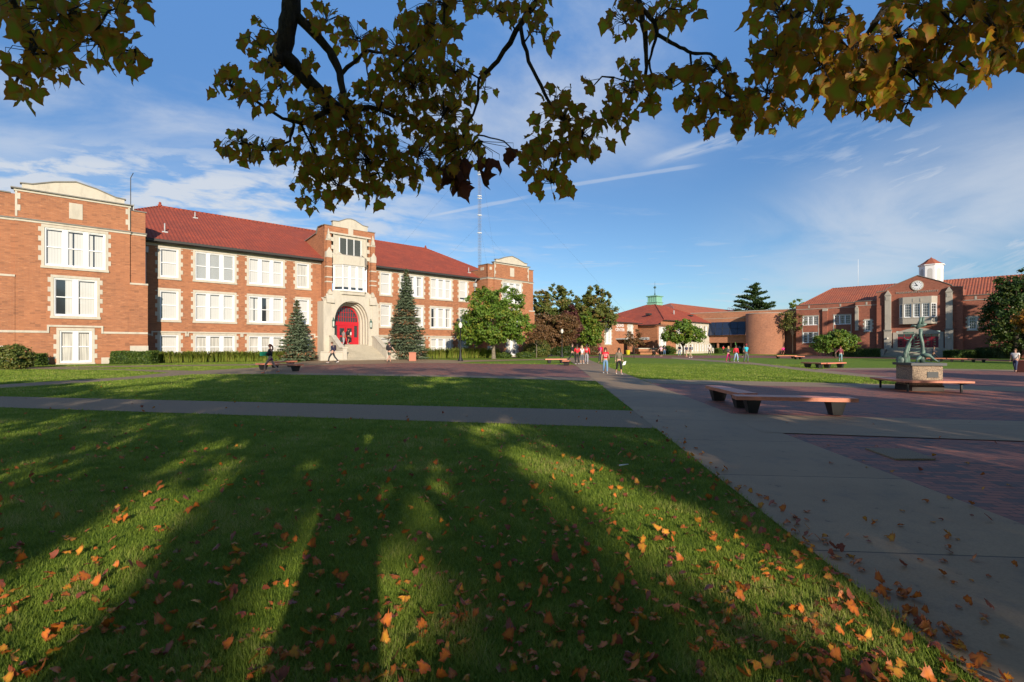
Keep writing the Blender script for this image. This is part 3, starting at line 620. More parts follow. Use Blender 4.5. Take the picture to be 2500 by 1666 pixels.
mb = MB(); mb.poly([(ac-1.5, ydr+.05, 1.9), (ac+1.5, ydr+.05, 1.9), (ac+1.5, ydr+.05, 4.28)]+[(ac+x, ydr+.05, z) for x, z in AA[::-1]]+[(ac-1.5, ydr+.05, 4.28)]); mb.build('glazing', glass, DF)
for s in (-1, 1):
    a, b_ = (ac-.85, ac-.03) if s < 0 else (ac+.01, ac+.83)
    mb = MB(); g = .13
    mb.box(a, a+g, ydr-.04, ydr+.03, 1.93, 3.86); mb.box(b_-g, b_, ydr-.04, ydr+.03, 1.93, 3.86)
    for z0, z1 in ((1.93, 2.15), (2.72, 2.92), (3.72, 3.86)): mb.box(a+g, b_-g, ydr-.04, ydr+.03, z0, z1)
    dr = mb.build('door', redp, DF); mb = MB(); x = b_-.09 if s < 0 else a+.09
    mb.tube([(x, ydr-.1, 2.75), (x, ydr-.1, 3.1)], .02, 6); mb.build('handle', black, dr)
    if s > 0: mb = MB(); mb.box(a+g+.02, b_-g-.02, ydr+.035, ydr+.045, 2.95, 3.3); mb.build('notice', white, dr)
# steps, cheek walls, low walls
mb = MB(); n = 9; y0 = -1.6
mb.box(ac-1.95, ac+1.95, y0, 0, -1, 1.9)
for k in range(n): mb.box(ac-2.05-.001*k, ac+2.35+.001*k, y0-.36*(k+1), y0-.36*k+(.0 if k else .0), -1, 1.9-.165*(k+1)+.0)
for k in range(2): mb.box(ac-3.2-.5*k, ac+3.3+.5*k, y0-.36*n-.42*(k+1), y0-.36*n-.42*k, -1, .42-.16*(k)-.06)
mb.build('steps', conc, R)
for s in (-1, 1):
    x0, x1 = sorted((ac+(.15 if s > 0 else .1)+s*2.2, ac+(.15 if s > 0 else .1)+s*2.65)); mb = MB()
    mb.prism([(x0, y0-.05, -1), (x0, y0-.05, 2.75), (x0, y0-.5, 2.75), (x0, y0-2.6, 1.5), (x0, y0-3.3, 1.5), (x0, y0-3.3, -1)], (x1-x0, 0, 0))
    mb.prism([(x0-.05, y0-.5, 2.77), (x0-.05, y0-2.6, 1.52), (x0-.05, y0-2.6, 1.62), (x0-.05, y0-.5, 2.89)], (x1-x0+.1, 0, 0)); mb.box(x0-.06, x1+.06, y0-3.36, y0-2.6, 1.502, 1.63); mb.box(x0-.06, x1+.06, y0-.5, y0+.02, 2.752, 2.89)
    a, b_ = sorted((x1 if s > 0 else x0, ac+s*4.8)); mb.box(a, b_, y0-3.25, y0-2.8, -1, 1.1); mb.box(a, b_, y0-3.3, y0-2.75, 1.1, 1.2); mb.build('cheek_wall', stone, R)
for x in (ac-2.15, ac+2.15):
    mb = MB(); mb.lathe([(.1, 0), (.14, .05), (.14, .07)], (x, yp-.22, 3.75), 6); mb.lathe([(.16, 0), (.13, .12), (.05, .28), (.02, .42)], (x, yp-.22, 4.35), 6); mb.tube([(x, yp-.02, 4.7), (x, yp-.22, 4.75)], .02, 5)
    for k in range(6): a = math.pi/3*(k+.5); mb.tube([(x+.13*math.cos(a), yp-.22+.13*math.sin(a), 3.8), (x+.14*math.cos(a), yp-.22+.14*math.sin(a), 4.37)], .012, 4)
    l_ = mb.build('wall_lantern', cloth((.06, .12, .1)), R); mb = MB(); mb.lathe([(.1, 0), (.12, .55)], (x, yp-.22, 3.82), 6); mb.build('lantern_glass', cloth((.5, .55, .5), .3), l_)
# ---------------------------------------------------------------- text helper
def text(name, s, size, loc, m, parent=None, rot=(rad(90), 0, 0), ext=.02, sp=1.):
    c = bpy.data.curves.new(name, 'FONT'); c.body = s; c.size = size; c.extrude = ext; c.align_x = 'CENTER'; c.align_y = 'CENTER'; c.space_character = sp; c.resolution_u = 2
    c.materials.append(m); o = bpy.data.objects.new(name, c); COL.objects.link(o); o.location = loc; o.rotation_euler = rot
    bpy.context.view_layer.update(); me = bpy.data.meshes.new_from_object(o); bpy.data.objects.remove(o); o = bpy.data.objects.new(name, me); COL.objects.link(o); o.location = loc; o.rotation_euler = rot
    if parent: o.parent = parent
    return o
# ---------------------------------------------------------------- quad center
QC = Wl(1760, 118, 46.76); R = QC.root('quad_building', 'low brick campus building with wide red hip roof, green cupola and white wall', 'building')
mb = MB()
uw = [(-3.0-k*2.45-.75, -3.0-k*2.45+.75) for k in range(8)]
lw = [(-1.9-k*1.22-.22-.0, -1.9-k*1.22+.42) for k in range(15)]
mb.wall(-21.2, 0, -1, 6.95, 0, [(a, b_, 3.6, 6.3) for a, b_ in uw]+[(a, b_, .6, 2.15) for a, b_ in lw])
for k in range(9): x = -21.0+k*2.45+.52; mb.box(x-.12, x+.12, -.08, 0, -.5, 6.9)
mb.box(-21.2, 0, -.06, 0, 2.75, 2.9); mb.build('white_wall', stone, R)
for a, b_ in uw: window(R, a, b_, 3.6, 6.3, 0, 1, 'half' if rw.random() < .4 else 'blind', surround=False)
for a, b_ in lw: window(R, a, b_, .6, 2.15, 0, 1, 'vert', surround=False, rails=3, name='basement_window')
mb = MB().part('brick_wall'); mb.wall(0, 1.0, -1, 6.8, .05); mb.wall(.05, 16, -1, 6.9, 1.0, ax='y'); mb.part('brick_wall'); mb.wall(-30.0, -28.5, -1, 6.1, 4.5); mb.wall(-28.5, -21.2, -1, 6.0, .02, [(-27.9, -25.1, .9, 5.6)])
mb.wall(0, 4.5, -1, 6.1, -28.5, ax='y'); mb.wall(-42.8, -30.0, -1, 6.4, 3.5, [(-41.15, -38.9, 1.95, 6.1), (-33.7, -31.7, 2.7, 6.1), (-34.0, -32.0, -.2, 2.3)]); mb.wall(3.5, 8, -1, 6.4, -30, ax='y'); mb.wall(3.5, 16, -1, 6.4, -42.8, ax='y')
mb.wall(-27.2, -21.2, 6.0, 6.95, .02); mb.build_parts(brick, R)
window(R, -27.9, -25.1, .9, 5.6, 0.02, 2, 'blind', rails=4, panes=3, mw=.2, surround=False); window(R, -40.9, -39.1, 2.2, 5.9, 3.5, 2, 'gap', rails=7, mw=.35, surround=True, name='stair_window')
window(R, -33.5, -31.9, 2.9, 5.9, 3.5, 1, 'curtain', rails=3, panes=3, surround=True); pass
mb = MB(); mb.box(-34., -32., 3.5, 3.7, -.2, 2.3); dr = mb.build('door', lead, R); mb = MB(); mb.box(-33.9, -33.1, 3.46, 3.5, 0, 2.15); mb.build('door_glass', glass, dr); mb = MB(); mb.box(-32.95, -32.1, 3.46, 3.5, 0, 2.15); mb.build('door_panel', blind, dr)
mb = MB(); mb.box(-37.6, -29.4, 1.2, 3.5, 3.0, 3.25); mb.box(-29.4, -27.2, 1.8, 4.4, 3.35, 3.5); cn = mb.build('entrance_canopy', lead, R); mb = MB(); mb.box(-35.6, -34.6, 1.8, 2.2, -.3, 3.0); mb.build('canopy_pier', brick, cn)
mb = MB()
ribs(mb, [(-26.7, -.45, 7.0), (.5, -.45, 7.0), (-14.7, 7.6, 11.2), (-16.6, 7.6, 11.2)]); ribs(mb, [(.5, -.45, 7.), (.5, 16.5, 7.), (-14.7, 8.6, 11.2), (-14.7, 7.6, 11.2)])
ribs(mb, [(-29.1, -.5, 6.0), (-29.1, 22, 6.0), (-16.6, 9.6, 11.2), (-16.6, 7.6, 11.2), (-26.9, -.5, 6.92)])
ribs(mb, [(-43.4, 3.0, 6.35), (-29.4, 3.0, 6.35), (-35.2, 9.2, 8.9), (-43.4, 9.2, 8.9)]); ribs(mb, [(-29.4, 3., 6.35), (-29.4, 16, 6.35), (-35.2, 9.2, 8.9)])
mb.poly([(-43.4, 3, 6.35), (-43.4, 9.2, 8.9), (-43.4, 16, 6.35)])
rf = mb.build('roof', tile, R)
mb = MB(); mb.box(-26.8, .55, -.55, -.4, 6.88, 7.0); mb.box(-29.2, -21.8, -.6, -.45, 5.9, 6.0); mb.box(-29.25, -29.1, -.5, 9, 5.88, 6.0); mb.box(-43.4, -29.3, 2.85, 3.0, 6.22, 6.36); mb.build('gutter', gutter, rf)
for a_ in (((-15.6, 7.6, 11.25), (.5, -.45, 7.06)), ((-16.6, 7.6, 11.25), (-26.7, -.45, 7.06)), ((-35.2, 9.2, 8.95), (-29.4, 3.0, 6.4)), ((-43.2, 9.2, 8.95), (-35.2, 9.2, 8.95))): mb = MB(); ridge(*a_, .5, .12); mb.build('ridge_tiles', tile, rf)
mb = MB(); c0 = (-15.65, 8.2, 11.); mb.lathe([(1.75, 0), (1.75, .55), (2.0, .6), (2.0, .68)], c0, 4); mb.lathe([(1.62, .68), (1.62, 1.9), (2.0, 1.95), (2.05, 2.1), (.1, 2.35)], c0, 4)
for k in range(4):
    for j in range(5): a = math.pi/2*k; p = Vector((1.15, -1.0+j*.5, 0)); p.rotate(Matrix.Rotation(a, 3, 'Z')); mb.box(c0[0]+p.x-.04, c0[0]+p.x+.04, c0[1]+p.y-.04, c0[1]+p.y+.04, c0[2]+.68, c0[2]+1.95)
cu = mb.build('cupola', copper, R); mb = MB(); mb.tube([(c0[0], c0[1], 13.2), (c0[0], c0[1], 16.5)], [.09, .02], 6); mb.lathe([(.05, -.3), (.3, -.1), (.3, .1), (.05, .3)], (c0[0], c0[1], 15.1), 8); mb.lathe([(.12, 0), (.16, .3), (.06, .6)], (c0[0], c0[1], 13.3), 8); mb.build('finial', cloth((.05, .1, .11)), cu)
for x, y, w in ((-24.5, 4.5, 0), (-10.5, 2.4, 0), (-4.6, 1.6, 0)): mb = MB(); z = 8.3 if x < -20 else 7+4.2*(y+.45)/8; mb.box(x-.6, x+.6, y-.5, y+.3, z, z+.32); mb.build('roof_hatch', gutter, rf)
mb = MB(); mb.tube([(-17.3, 2.6, 8.4), (-17.3, 2.6, 9.5)], .12, 8); mb.build('vent_pipe', lead, rf)
text('wall_lettering', 'QUAD', .86, (-36.25, 3.45, 5.68), white, R, ext=.03, sp=1.05); text('wall_lettering', 'CENTER', .80, (-36.25, 3.45, 4.86), white, R, ext=.03, sp=1.05)
# ---------------------------------------------------------------- roofed hall behind
HB = Wl(1762, 140, 46.76); R = HB.root('rear_hall', 'orange roofed brick hall rising behind the wide red hip roof', 'building')
mb = MB(); mb.box(-25.5, 13, 0, 16, -2, 9.88); mb.box(13, 39, .3, 15, -2, 9.86); mb.build('wall', brickm, R)
mb = MB(); ribs(mb, [(-26.0, -.5, 9.9), (13.5, -.5, 9.9), (6, 8, 13.5), (-14, 8, 13.5)]); ribs(mb, [(13.5, -.5, 9.9), (40, -.5, 9.9), (40, 8, 13.5), (6, 8, 13.5)]); mb.poly([(-26, -.5, 9.9), (-14, 8, 13.5), (-26, 16.5, 9.9)]); mb.build('roof', tileo, R)
mb = MB()
for z in (11.9, 12.6, 13.3): mb.tube([(11, 3, z), (15, 3, z)], .05, 4)
for x in (11, 12.3, 13.6, 15): mb.tube([(x, 3, 11.2), (x, 3, 13.3)], .05, 4)
mb.build('stair_railing', drkred, R)
# ---------------------------------------------------------------- modern brick building with the round tower
MD = Wl(1915, 118, 130.); R = MD.root('library', 'modern orange brick building with round stair tower and blue glass band', 'building'); R.location = (MD.P[0]*.881, MD.P[1]*.881, .1); R.scale = (.881, .881, .881)
mb = MB(); xl = -23.; mb.wall(xl, 6, 8.0, 10.5, 0); mb.wall(xl, -8.4, 2.75, 4.65, 0); mb.wall(-8.4, 6, -1, 8, 0); mb.box(xl-.05, xl, -.3, 8, -1, 10.5); mb.box(xl, 6, .02, .3, 10.0, 10.45); mb.wall(0, 12, -1, 10.4, 6, ax='y')
W_ = mb.build('wall', brickm, R)
mb = MB(); mb.box(xl, 6.1, -.1, .35, 10.5, 10.64); mb.box(xl, 0, -.05, 0, 8.9, 9.0); mb.build('coping', stoneg, W_)
mb = MB(); mb.poly([(xl, .0, 8.0), (-8.4, 0, 8.0), (-8.4, -.9, 4.65), (xl, -.9, 4.65)]); mb.poly([(xl, 0, 8), (xl, -.9, 4.65), (xl, 0, 4.65)]); g = mb.build('glass_band', glassb, R)
mb = MB()
for k in range(9): x = xl+k*1.8; mb.tube([(x, 0, 8.0), (x, -.93, 4.65)], .05, 4)
mb.tube([(xl, -.45, 6.32), (-8.4, -.45, 6.32)], .04, 4); mb.build('glazing_bars', black, g)
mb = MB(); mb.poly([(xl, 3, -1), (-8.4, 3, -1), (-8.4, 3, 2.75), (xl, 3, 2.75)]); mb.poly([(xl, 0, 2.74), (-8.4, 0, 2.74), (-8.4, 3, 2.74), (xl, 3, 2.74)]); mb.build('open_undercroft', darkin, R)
mb = MB()
for k in range(5): x = xl+1+k*3.2; mb.box(x, x+.4, .3, .7, -1, 2.74)
mb.build('pier', brickm, R)
def cylf(nt):
    x, y, z = sep(nt, tc(nt)); return xyz(nt, x.atan2(y)*4.3, z, 0.)
m_cyl = brickm.copy(); m_cyl.name = 'curved_brick'
cnt = m_cyl.node_tree
cw = cylf(cnt)
for l in list(cnt.links):
    if l.from_node.bl_idname == 'ShaderNodeCombineXYZ' and l.from_node != cw.k.node and not l.from_node.inputs[2].is_linked and l.from_node.inputs[0].links and l.from_node.inputs[0].links[0].from_node.operation == 'ADD' and l.from_node.inputs[0].links[0].from_node.inputs[0].links and l.from_node.inputs[0].links[0].from_node.inputs[0].links[0].from_node.bl_idname == 'ShaderNodeSeparateXYZ':
        cnt.links.new(cw.k, l.to_socket)
mb = MB(); mb.lathe([(4.3, -1), (4.3, 9.55)], (0, 0, 0), 64); o = mb.build('round_tower', m_cyl, R); o.location = (-3.9, -.9, 0)
mb = MB(); mb.lathe([(4.36, 9.55), (4.36, 9.68), (3.9, 9.68)], (0, 0, 0), 64); c = mb.build('coping', stoneg, o)
mb = MB(); mb.box(3.5, 6, 4, 7, 10.5, 11.5); mb.box(3.0, 4.2, 2.5, 3.8, 10.5, 11.3); mb.build('roof_plant', lead, R)
# ---------------------------------------------------------------- clock building
CB = Wl(2245, 86, 136.2); R = CB.root('clock_building', 'red brick hall with gabled clock front, white cupola and tiled roof', 'building')
lwn = [(-18.1, -15.45), (-12.75, -10.05)]
mb = MB(); mb.wall(-19.3, -9, -1.5, 9.9, 0, [(a, b_, 5.85, 7.65) for a, b_ in lwn]+[(a, b_, 2.35, 4.5) for a, b_ in lwn]); mb.wall(-1.5, 9.9, -19.3, 0, 14) if False else mb.wall(0, 14, -1.5, 9.9, -19.3, ax='y')
mb.wall(-9, -5.7, -1.5, 9.9, -1.5, [(-7.52, -6.62, 4.5, 6.45)]); mb.wall(-1.5, 0, -1.5, 9.9, -9, ax='y'); mb.wall(-2, -1.5, -1.5, 11.3, -5.7, ax='y')
mb.wall(5.7, 8.85, -1.5, 9.9, -1.5, [(6.35, 7.3, 4.4, 6.4)]); mb.wall(-2, -1.5, -1.5, 11.3, 5.7, ax='y'); mb.wall(-1.5, 0, -1.5, 9.9, 8.85, ax='y'); mb.wall(8.85, 20, -1.5, 9.6, 0, [(12, 14, 2.2, 4.4)])
mb.wall(-5.7, 5.7, -1.5, 11.3, -2, [(-2.9, 2.9, 0, 4.3), (-2.0, 2.0, 5.5, 10.)])
mb.prism([(-5.7, -2, 11.3), (5.7, -2, 11.3), (4.5, -2, 11.45), (4.3, -2, 11.75), (3, -2, 12.45), (0, -2, 13.75), (-3, -2, 12.45), (-4.3, -2, 11.75), (-4.5, -2, 11.45)], (0, .4, 0))
for x0, x1, y in ((-19.3, -9, 0), (-9, -5.7, -1.5), (5.7, 8.85, -1.5)): mb.box(x0, x1, y+.02, y+.35, 9.0, 9.89)
for x in (-14.2,): mb.box(x-.42, x+.42, -.3, 0, -1.5, 8.6)
mb.box(-5.69, 5.69, -1.6, 6, 9.8, 11.2); mb.prism([(-4.2, -1.6, 11.2), (4.2, -1.6, 11.2), (0, -1.6, 13.5)], (0, 8, 0))
for (x, y) in ((-5.3, -2.1), (5.3, -2.1)): mb.box(x-.4, x+.4, y, y+.12, -1.5, 8.9)
W_ = mb.build('wall', brickc, R)
for a, b_ in lwn:
    for z0, z1 in ((5.85, 7.65), (2.35, 4.5)): window(R, a, b_, z0, z1, 0, 3, 'glass', surround=False, rails=3, panes=3, mw=.14)
    mb = MB(); mb.box(a-.14, a-.0, -.03, .05, 2.2, 7.8); mb.box(b_, b_+.14, -.03, .05, 2.2, 7.8); mb.box(a-.14, b_+.14, -.035, .05, 7.65, 7.8); mb.build('window_jambs', stoneg, W_)
window(R, -7.52, -6.62, 4.5, 6.45, -1.5, 1, 'glass', rails=3, panes=3); window(R, 6.35, 7.3, 4.4, 6.4, -1.5, 1, 'glass', rails=3, panes=3); window(R, 12, 14, 2.2, 4.4, 0, 2, 'glass', rails=3, panes=3)
mb = MB().part('string_course'); c_ = MB()
mb.box(-19.35, -9.05, -.06, .0, 9.0, 9.1); mb.box(-9.05, -5.72, -1.56, -1.5, 9.1, 9.2); mb.box(5.72, 8.9, -1.56, -1.5, 9.1, 9.2)
for x, y in ((-17, 0), (-11.7, 0), (-7.3, -1.5), (7.2, -1.5)): mb.part('stone_block'); mb.box(x-.13, x+.13, y-.05, y, 9.25, 9.75)
mb.part('pier_cap'); mb.box(-14.62, -13.78, -.36, 0, 8.5, 8.95)
for s in (-1, 1):
    mb.part('buttress'); x = s*4.05; mb.box(x-.42, x+.42, -2.4, -2, 4.6, 10.6); mb.prism([(x-.5, -2.5, 10.6), (x+.5, -2.5, 10.6), (x, -2.5, 11.5)], (0, .5, 0)); mb.box(x-.5, x+.5, -2.6, -2, -1, 4.35); mb.box(x-.3, x+.3, -2.45, -2.4, 9.8, 10.4)
    mb.part('corner_pier'); x = s*9.-(.0 if s < 0 else .35); mb.box(x-.02, x+.5, -1.8, -1.5, 4.6, 8.6) if s < 0 else None
    if s < 0: mb.prism([(x-.05, -1.85, 8.6), (x+.53, -1.85, 8.6), (x+.24, -1.85, 9.2)], (0, .35, 0))
# oriel
mb.part('oriel')
mb.prism([(-2.55, -2, 8.95), (-1.9, -2.9, 8.95), (1.9, -2.9, 8.95), (2.55, -2, 8.95)], (0, 0, 1.15)); mb.prism([(-2.55, -2, 5.5), (-1.9, -2.9, 5.5), (1.9, -2.9, 5.5), (2.55, -2, 5.5)], (0, 0, 1.)); mb.prism([(-2.6, -2, 6.5), (-1.95, -2.96, 6.5), (1.95, -2.96, 6.5), (2.6, -2, 6.5)], (0, 0, .1))
for x in (-1.85, -.62, .52, 1.75): mb.box(x-.1, x+.1, -2.88, -2.7, 6.6, 8.95)
for x in (-.5, .5): mb.box(x-.08, x+.08, -2.95, -2.9, 9.2, 9.8)
# door surround
mb.part('door_surround')
mb.box(-3.35, -2.72, -2.25, -2, -1, 4.1); mb.box(2.72, 3.35, -2.25, -2, -1, 4.1)
mb.prism([(-2.72, -2.22, 3.8), (2.72, -2.22, 3.8), (2.72, -2.22, 4.2), (1.2, -2.22, 4.7), (0, -2.22, 4.92), (-1.2, -2.22, 4.7), (-2.72, -2.22, 4.2)], (0, .3, 0))
mb.build_parts(stoneg, W_)
for s in (-1, 1):
    x = s*4.05; c_.box(x-.56, x+.56, -2.66, -2, 4.35, 4.6)
    for (a, z), (b_, w) in zip([(0, 13.75), (3, 12.45), (4.3, 11.75), (4.5, 11.45), (5.75, 11.3)], [(3, 12.45), (4.3, 11.75), (4.5, 11.45), (5.75, 11.3), (5.76, 11.3)]): c_.prism([(s*a, -2.1, z), (s*b_, -2.1, w), (s*b_, -2.1, w+.1), (s*a, -2.1, z+.1)], (0, .6, 0))
c_.box(-19.4, -9., -.12, .4, 9.9, 9.98); c_.box(-9.1, -5.72, -1.62, -1.1, 9.9, 9.98); c_.box(5.72, 8.95, -1.62, -1.1, 9.9, 9.98); c_.build('coping', stoned, W_)
for x0, x1 in ((-1.72, -.75), (-.48, .4), (.66, 1.62)): window(R, x0, x1, 6.6, 8.95, -2.85, 1, 'glass', surround=False, rails=4, panes=3, name='oriel_window')
for s in (-1, 1):
    a0 = Vector((-2.52, -2.02, 0)) if s < 0 else Vector((1.9, -2.9, 0)); a1 = Vector((-1.9, -2.9, 0)) if s < 0 else Vector((2.52, -2.02, 0)); w = window(R, 0, (a1-a0).length, 6.6, 8.95, 0, 1, 'glass', surround=False, rails=4, panes=2, name='oriel_window'); w.location = a0; w.rotation_euler = (0, 0, math.atan2(a1.y-a0.y, a1.x-a0.x))
mb = MB(); mb.box(-2.72, 2.72, -2.02, -1.9, 1.45, 3.35); db = mb.build('door_bank', drkred, R)
mb = MB(); mb.box(-2.72, 2.72, -2.01, -1.92, 3.35, 3.8)
for k in range(6):
    for z in (1.95, 2.4, 2.8): x = -2.72+.9*k+.45; mb.box(x-.13, x+.13, -2.03, -2.0, z, z+.2)
mb.build('door_lights', glass, db)
mb = MB()
for k in range(1, 6): x = -2.72+.9067*k; mb.box(x-.03, x+.03, -2.05, -2.02, 1.45, 3.8)
mb.build('mullions', redp, db)
mb = MB(); n = 9
for k in range(n): mb.box(-3.9-.04*k, 3.9+.04*k, -2.3-.38*(k+1), -2.0 if k == 0 else -2.3-.38*k, -1.5, 1.42-.17*k)
mb.build('steps', conc, R)
for s in (-1, 1):
    mb = MB(); x = s*4.5; mb.box(x-.3, x+.3, -5.2, -2.6, -1.5, 1.1); mb.box(x-.36, x+.36, -5.26, -2.6, 1.1, 1.22); mb.build('cheek_wall', stoneg, R)
    mb = MB(); mb.lathe([(.02, -.16), (.13, -.08), (.16, 0), (.13, .09), (.02, .16)], (s*4.05, -2.75, 3.1), 10); mb.build('globe_lamp', cloth((.75, .7, .6), .4), R)
# clock
mb = MB(); mb.tube([(-.05, -2.0, 12.05), (-.05, -2.13, 12.05)], .86, 32); cf = mb.build('clock_rim', stone, R); mb = MB(); mb.tube([(-.05, -2.1, 12.05), (-.05, -2.15, 12.05)], .72, 32); mb.build('dial', white, cf)
mb = MB()
for k in range(12):
    a = k*math.pi/6; M_ = Matrix.Translation((-.05, -2.16, 12.05)) @ Matrix.Rotation(a, 4, 'Y'); mb.box(-.03, .03, -.01, .0, .5, .66, M=M_)
for a, l, w in ((-30, .56, .035), (-92, .38, .05)): mb.box(-w, w, -.02, -.005, -.1, l, M=Matrix.Translation((-.05, -2.17, 12.05)) @ Matrix.Rotation(rad(a), 4, 'Y'))
mb.build('clock_hands', black, cf)
text('wall_lettering', 'MUSKINGUM', .46, (-1.52, -2.03, 10.95), stoneg, R, ext=.03, sp=1.1); text('wall_lettering', 'UNIVERSITY', .46, (1.35, -2.03, 10.95), stoneg, R, ext=.03, sp=1.1)
mb = MB(); ribs(mb, [(-19., .6, 9.92), (21, .6, 9.92), (21, 8, 13.55), (-14.9, 8, 13.55)], .38, .07); mb.poly([(-19, .6, 9.9), (-14.9, 8, 13.55), (-19, 15, 9.9)]); mb.poly([(-19, 15, 9.9), (21, 15, 9.9), (21, 8, 13.55), (-14.9, 8, 13.55)]); mb.build('roof', tileo, R)
mb = MB(); ridge((-14.9, 8, 13.6), (-18.9, .7, 10.0), .5, .1); ridge((-14.9, 8, 13.6), (21, 8, 13.6), .5, .1); mb.build('ridge_tiles', tileo, R)
mb = MB(); c0 = (.75, 7.5, 12.6); mb.lathe([(1.8, 0), (1.8, 3.7), (2.0, 3.75), (2.02, 3.9), (1.7, 3.92)], c0, 8); cu = mb.build('cupola', white, R)
mb = MB(); mb.lathe([(2.0, 3.9), (1.6, 4.1), (1.1, 4.45), (.6, 4.9), (.15, 5.15), (.03, 5.35)], c0, 8); mb.build('cupola_roof', tileo, cu)
mb = MB()
for k in range(8):
    a = math.pi/4*k; Mx = Matrix.Translation((c0[0], c0[1], 0)) @ Matrix.Rotation(a, 4, 'Z')
    P = [(1.672, x, z) for x, z in [(-.36, 13.5), (.36, 13.5), (.36, 15.4)]+[(.36*math.cos(t_), 15.4+.36*math.sin(t_)) for t_ in (rad(30), rad(60), rad(90), rad(120), rad(150))]+[(-.36, 15.4)]]; mb.poly([Mx @ Vector(p) for p in P])
mb.build('cupola_louvres', cloth((.50, .50, .48)), cu)
mb = MB(); mb.tube([(-10.5, 8, 13.5), (-10.5, 8, 19.0)], .03, 5); mb.build('aerial_pole', white, R)
# ---------------------------------------------------------------- radio mast
mp_ = AT(1171, 700, 140); t = thing('radio_mast', 'tall lattice radio mast with white clamps rising behind the tiled roof', 'mast', (mp_.x, mp_.y, 0))
mb = MB(); leg = [(.47*math.cos(rad(90+120*k)), .47*math.sin(rad(90+120*k))) for k in range(3)]
for x, y in leg: mb.tube([(x, y, 0), (x, y, 60)], .045, 4)
for k in range(75):
    z = k*.8
    for i in range(3): a, b_ = leg[i], leg[(i+1) % 3]; mb.tube([(*a, z), (*b_, z+.8)], .022, 3, cap=False); mb.tube([(*a, z+.8), (*b_, z+.8)], .022, 3, cap=False)
mb.build('lattice', cloth((.22, .24, .30)), t)
for z in (33.6, 38.6, 43.3, 44.0, 50., 50.8): mb = MB(); mb.tube([(-.65, -.3, z), (.55, -.3, z)], .09, 5); mb.tube([(-.55, .25, z), (.6, .25, z)], .09, 5); mb.build('clamp', white, t)
for i, (a, h, r_) in enumerate([(200, 36, 34), (320, 36, 34), (80, 36, 34), (200, 56, 44), (335, 56, 50), (80, 56, 44)]): mb = MB(); mb.tube([(0, 0, h), (r_*math.cos(rad(a)), r_*math.sin(rad(a)), 0)], .012, 3); mb.build('guy_wire', gutter, t)
# ================================================================ VEGETATION
def inst(tmpl, faces, pos, R3, size):
    """instances of a template: tmpl (k,3), faces list of index arrays; pos (n,3); R3 (n,3,3) columns=axes; size (n,)"""
    n, k = len(pos), len(tmpl)
    V = np.einsum('nij,kj->nki', R3, tmpl)*size[:, None, None]+pos[:, None, :]
    off = (np.arange(n)*k)[:, None, None]
    return V.reshape(-1, 3), [(f[None]+off).reshape(-1, f.shape[1]) for f in faces]
def frames(nrm, up):
    nrm = nrm/np.linalg.norm(nrm, axis=1, keepdims=True); x = np.cross(up, nrm); x /= np.linalg.norm(x, axis=1, keepdims=True)+1e-9
    y = np.cross(nrm, x); return np.stack([x, y, nrm], 2)
T_Q = np.array([[0, -.5, 0], [.36, 0, .1], [0, .5, 0], [-.36, 0, .1]], float); F_Q = [np.array([[0, 1, 2], [0, 2, 3]])]
def foliage(name, blobs, n, size, mat, parent, seed=1, clump=.3, shell=.55, nc=None, flat=1.):
    """blobs [(x,y,z,rx,ry,rz)]: leaves gathered in small clumps spread through and over the blobs"""
    g = np.random.default_rng(seed); B = np.array(blobs, float); w = (B[:, 3]*B[:, 4]*B[:, 5])**.67; w /= w.sum()
    nc = nc or max(8, n//55); bi = g.choice(len(B), nc, p=w)
    d = g.normal(size=(nc, 3)); d /= np.linalg.norm(d, axis=1, keepdims=True); rr = shell+(1.02-shell)*g.random(nc)**.6
    cc = B[bi, :3]+d*B[bi, 3:]*rr[:, None]; cr = clump*(.6+.8*g.random(nc)); ct = g.random(nc)
    ci = g.integers(0, nc, n); q = g.normal(size=(n, 3))*.55; q[:, 2] *= .7*flat
    P = cc[ci]+q*cr[ci][:, None]*B[bi[ci], 3:].mean(1)[:, None]
    out = (P-B[bi[ci], :3]); out /= np.linalg.norm(out, axis=1, keepdims=True)+1e-6
    N = out*.7+g.normal(size=(n, 3))*.7+np.array([0, 0, .35]); up = g.normal(size=(n, 3))
    V, F = inst(T_Q, F_Q, P, frames(N, up), size*(.6+.8*g.random(n)))
    tint = np.clip(ct[ci]*.65+g.random(n)*.4, 0, 1)
    o = npmesh(name, V, F, mat, parent, {'tint': np.repeat(tint, 4)}); return o, cc
def limbs(mb, base, h, r, targets, seed=0, trunk_top=.45, lean=(0, 0)):
    g = random.Random(seed); P = [Vector((lean[0]*t, lean[1]*t, h*trunk_top*t))+Vector((g.uniform(-1, 1), g.uniform(-1, 1), 0))*r*.3*t for t in (0, .06, .3, .6, 1)]
    mb.tube(P, [r*1.35, r, r*.88, r*.8, r*.72], 10)
    top = P[-1]
    for t_ in targets:
        t_ = Vector(t_); s0 = P[3].lerp(top, g.random()); m1 = s0.lerp(t_, .35)+Vector((0, 0, (t_-s0).length*.12)); m2 = s0.lerp(t_, .7)+Vector((g.uniform(-.1, .1), g.uniform(-.1, .1), .05))*(t_-s0).length
        mb.tube([s0, m1, m2, t_], [r*.45, r*.3, r*.17, r*.06], 6)
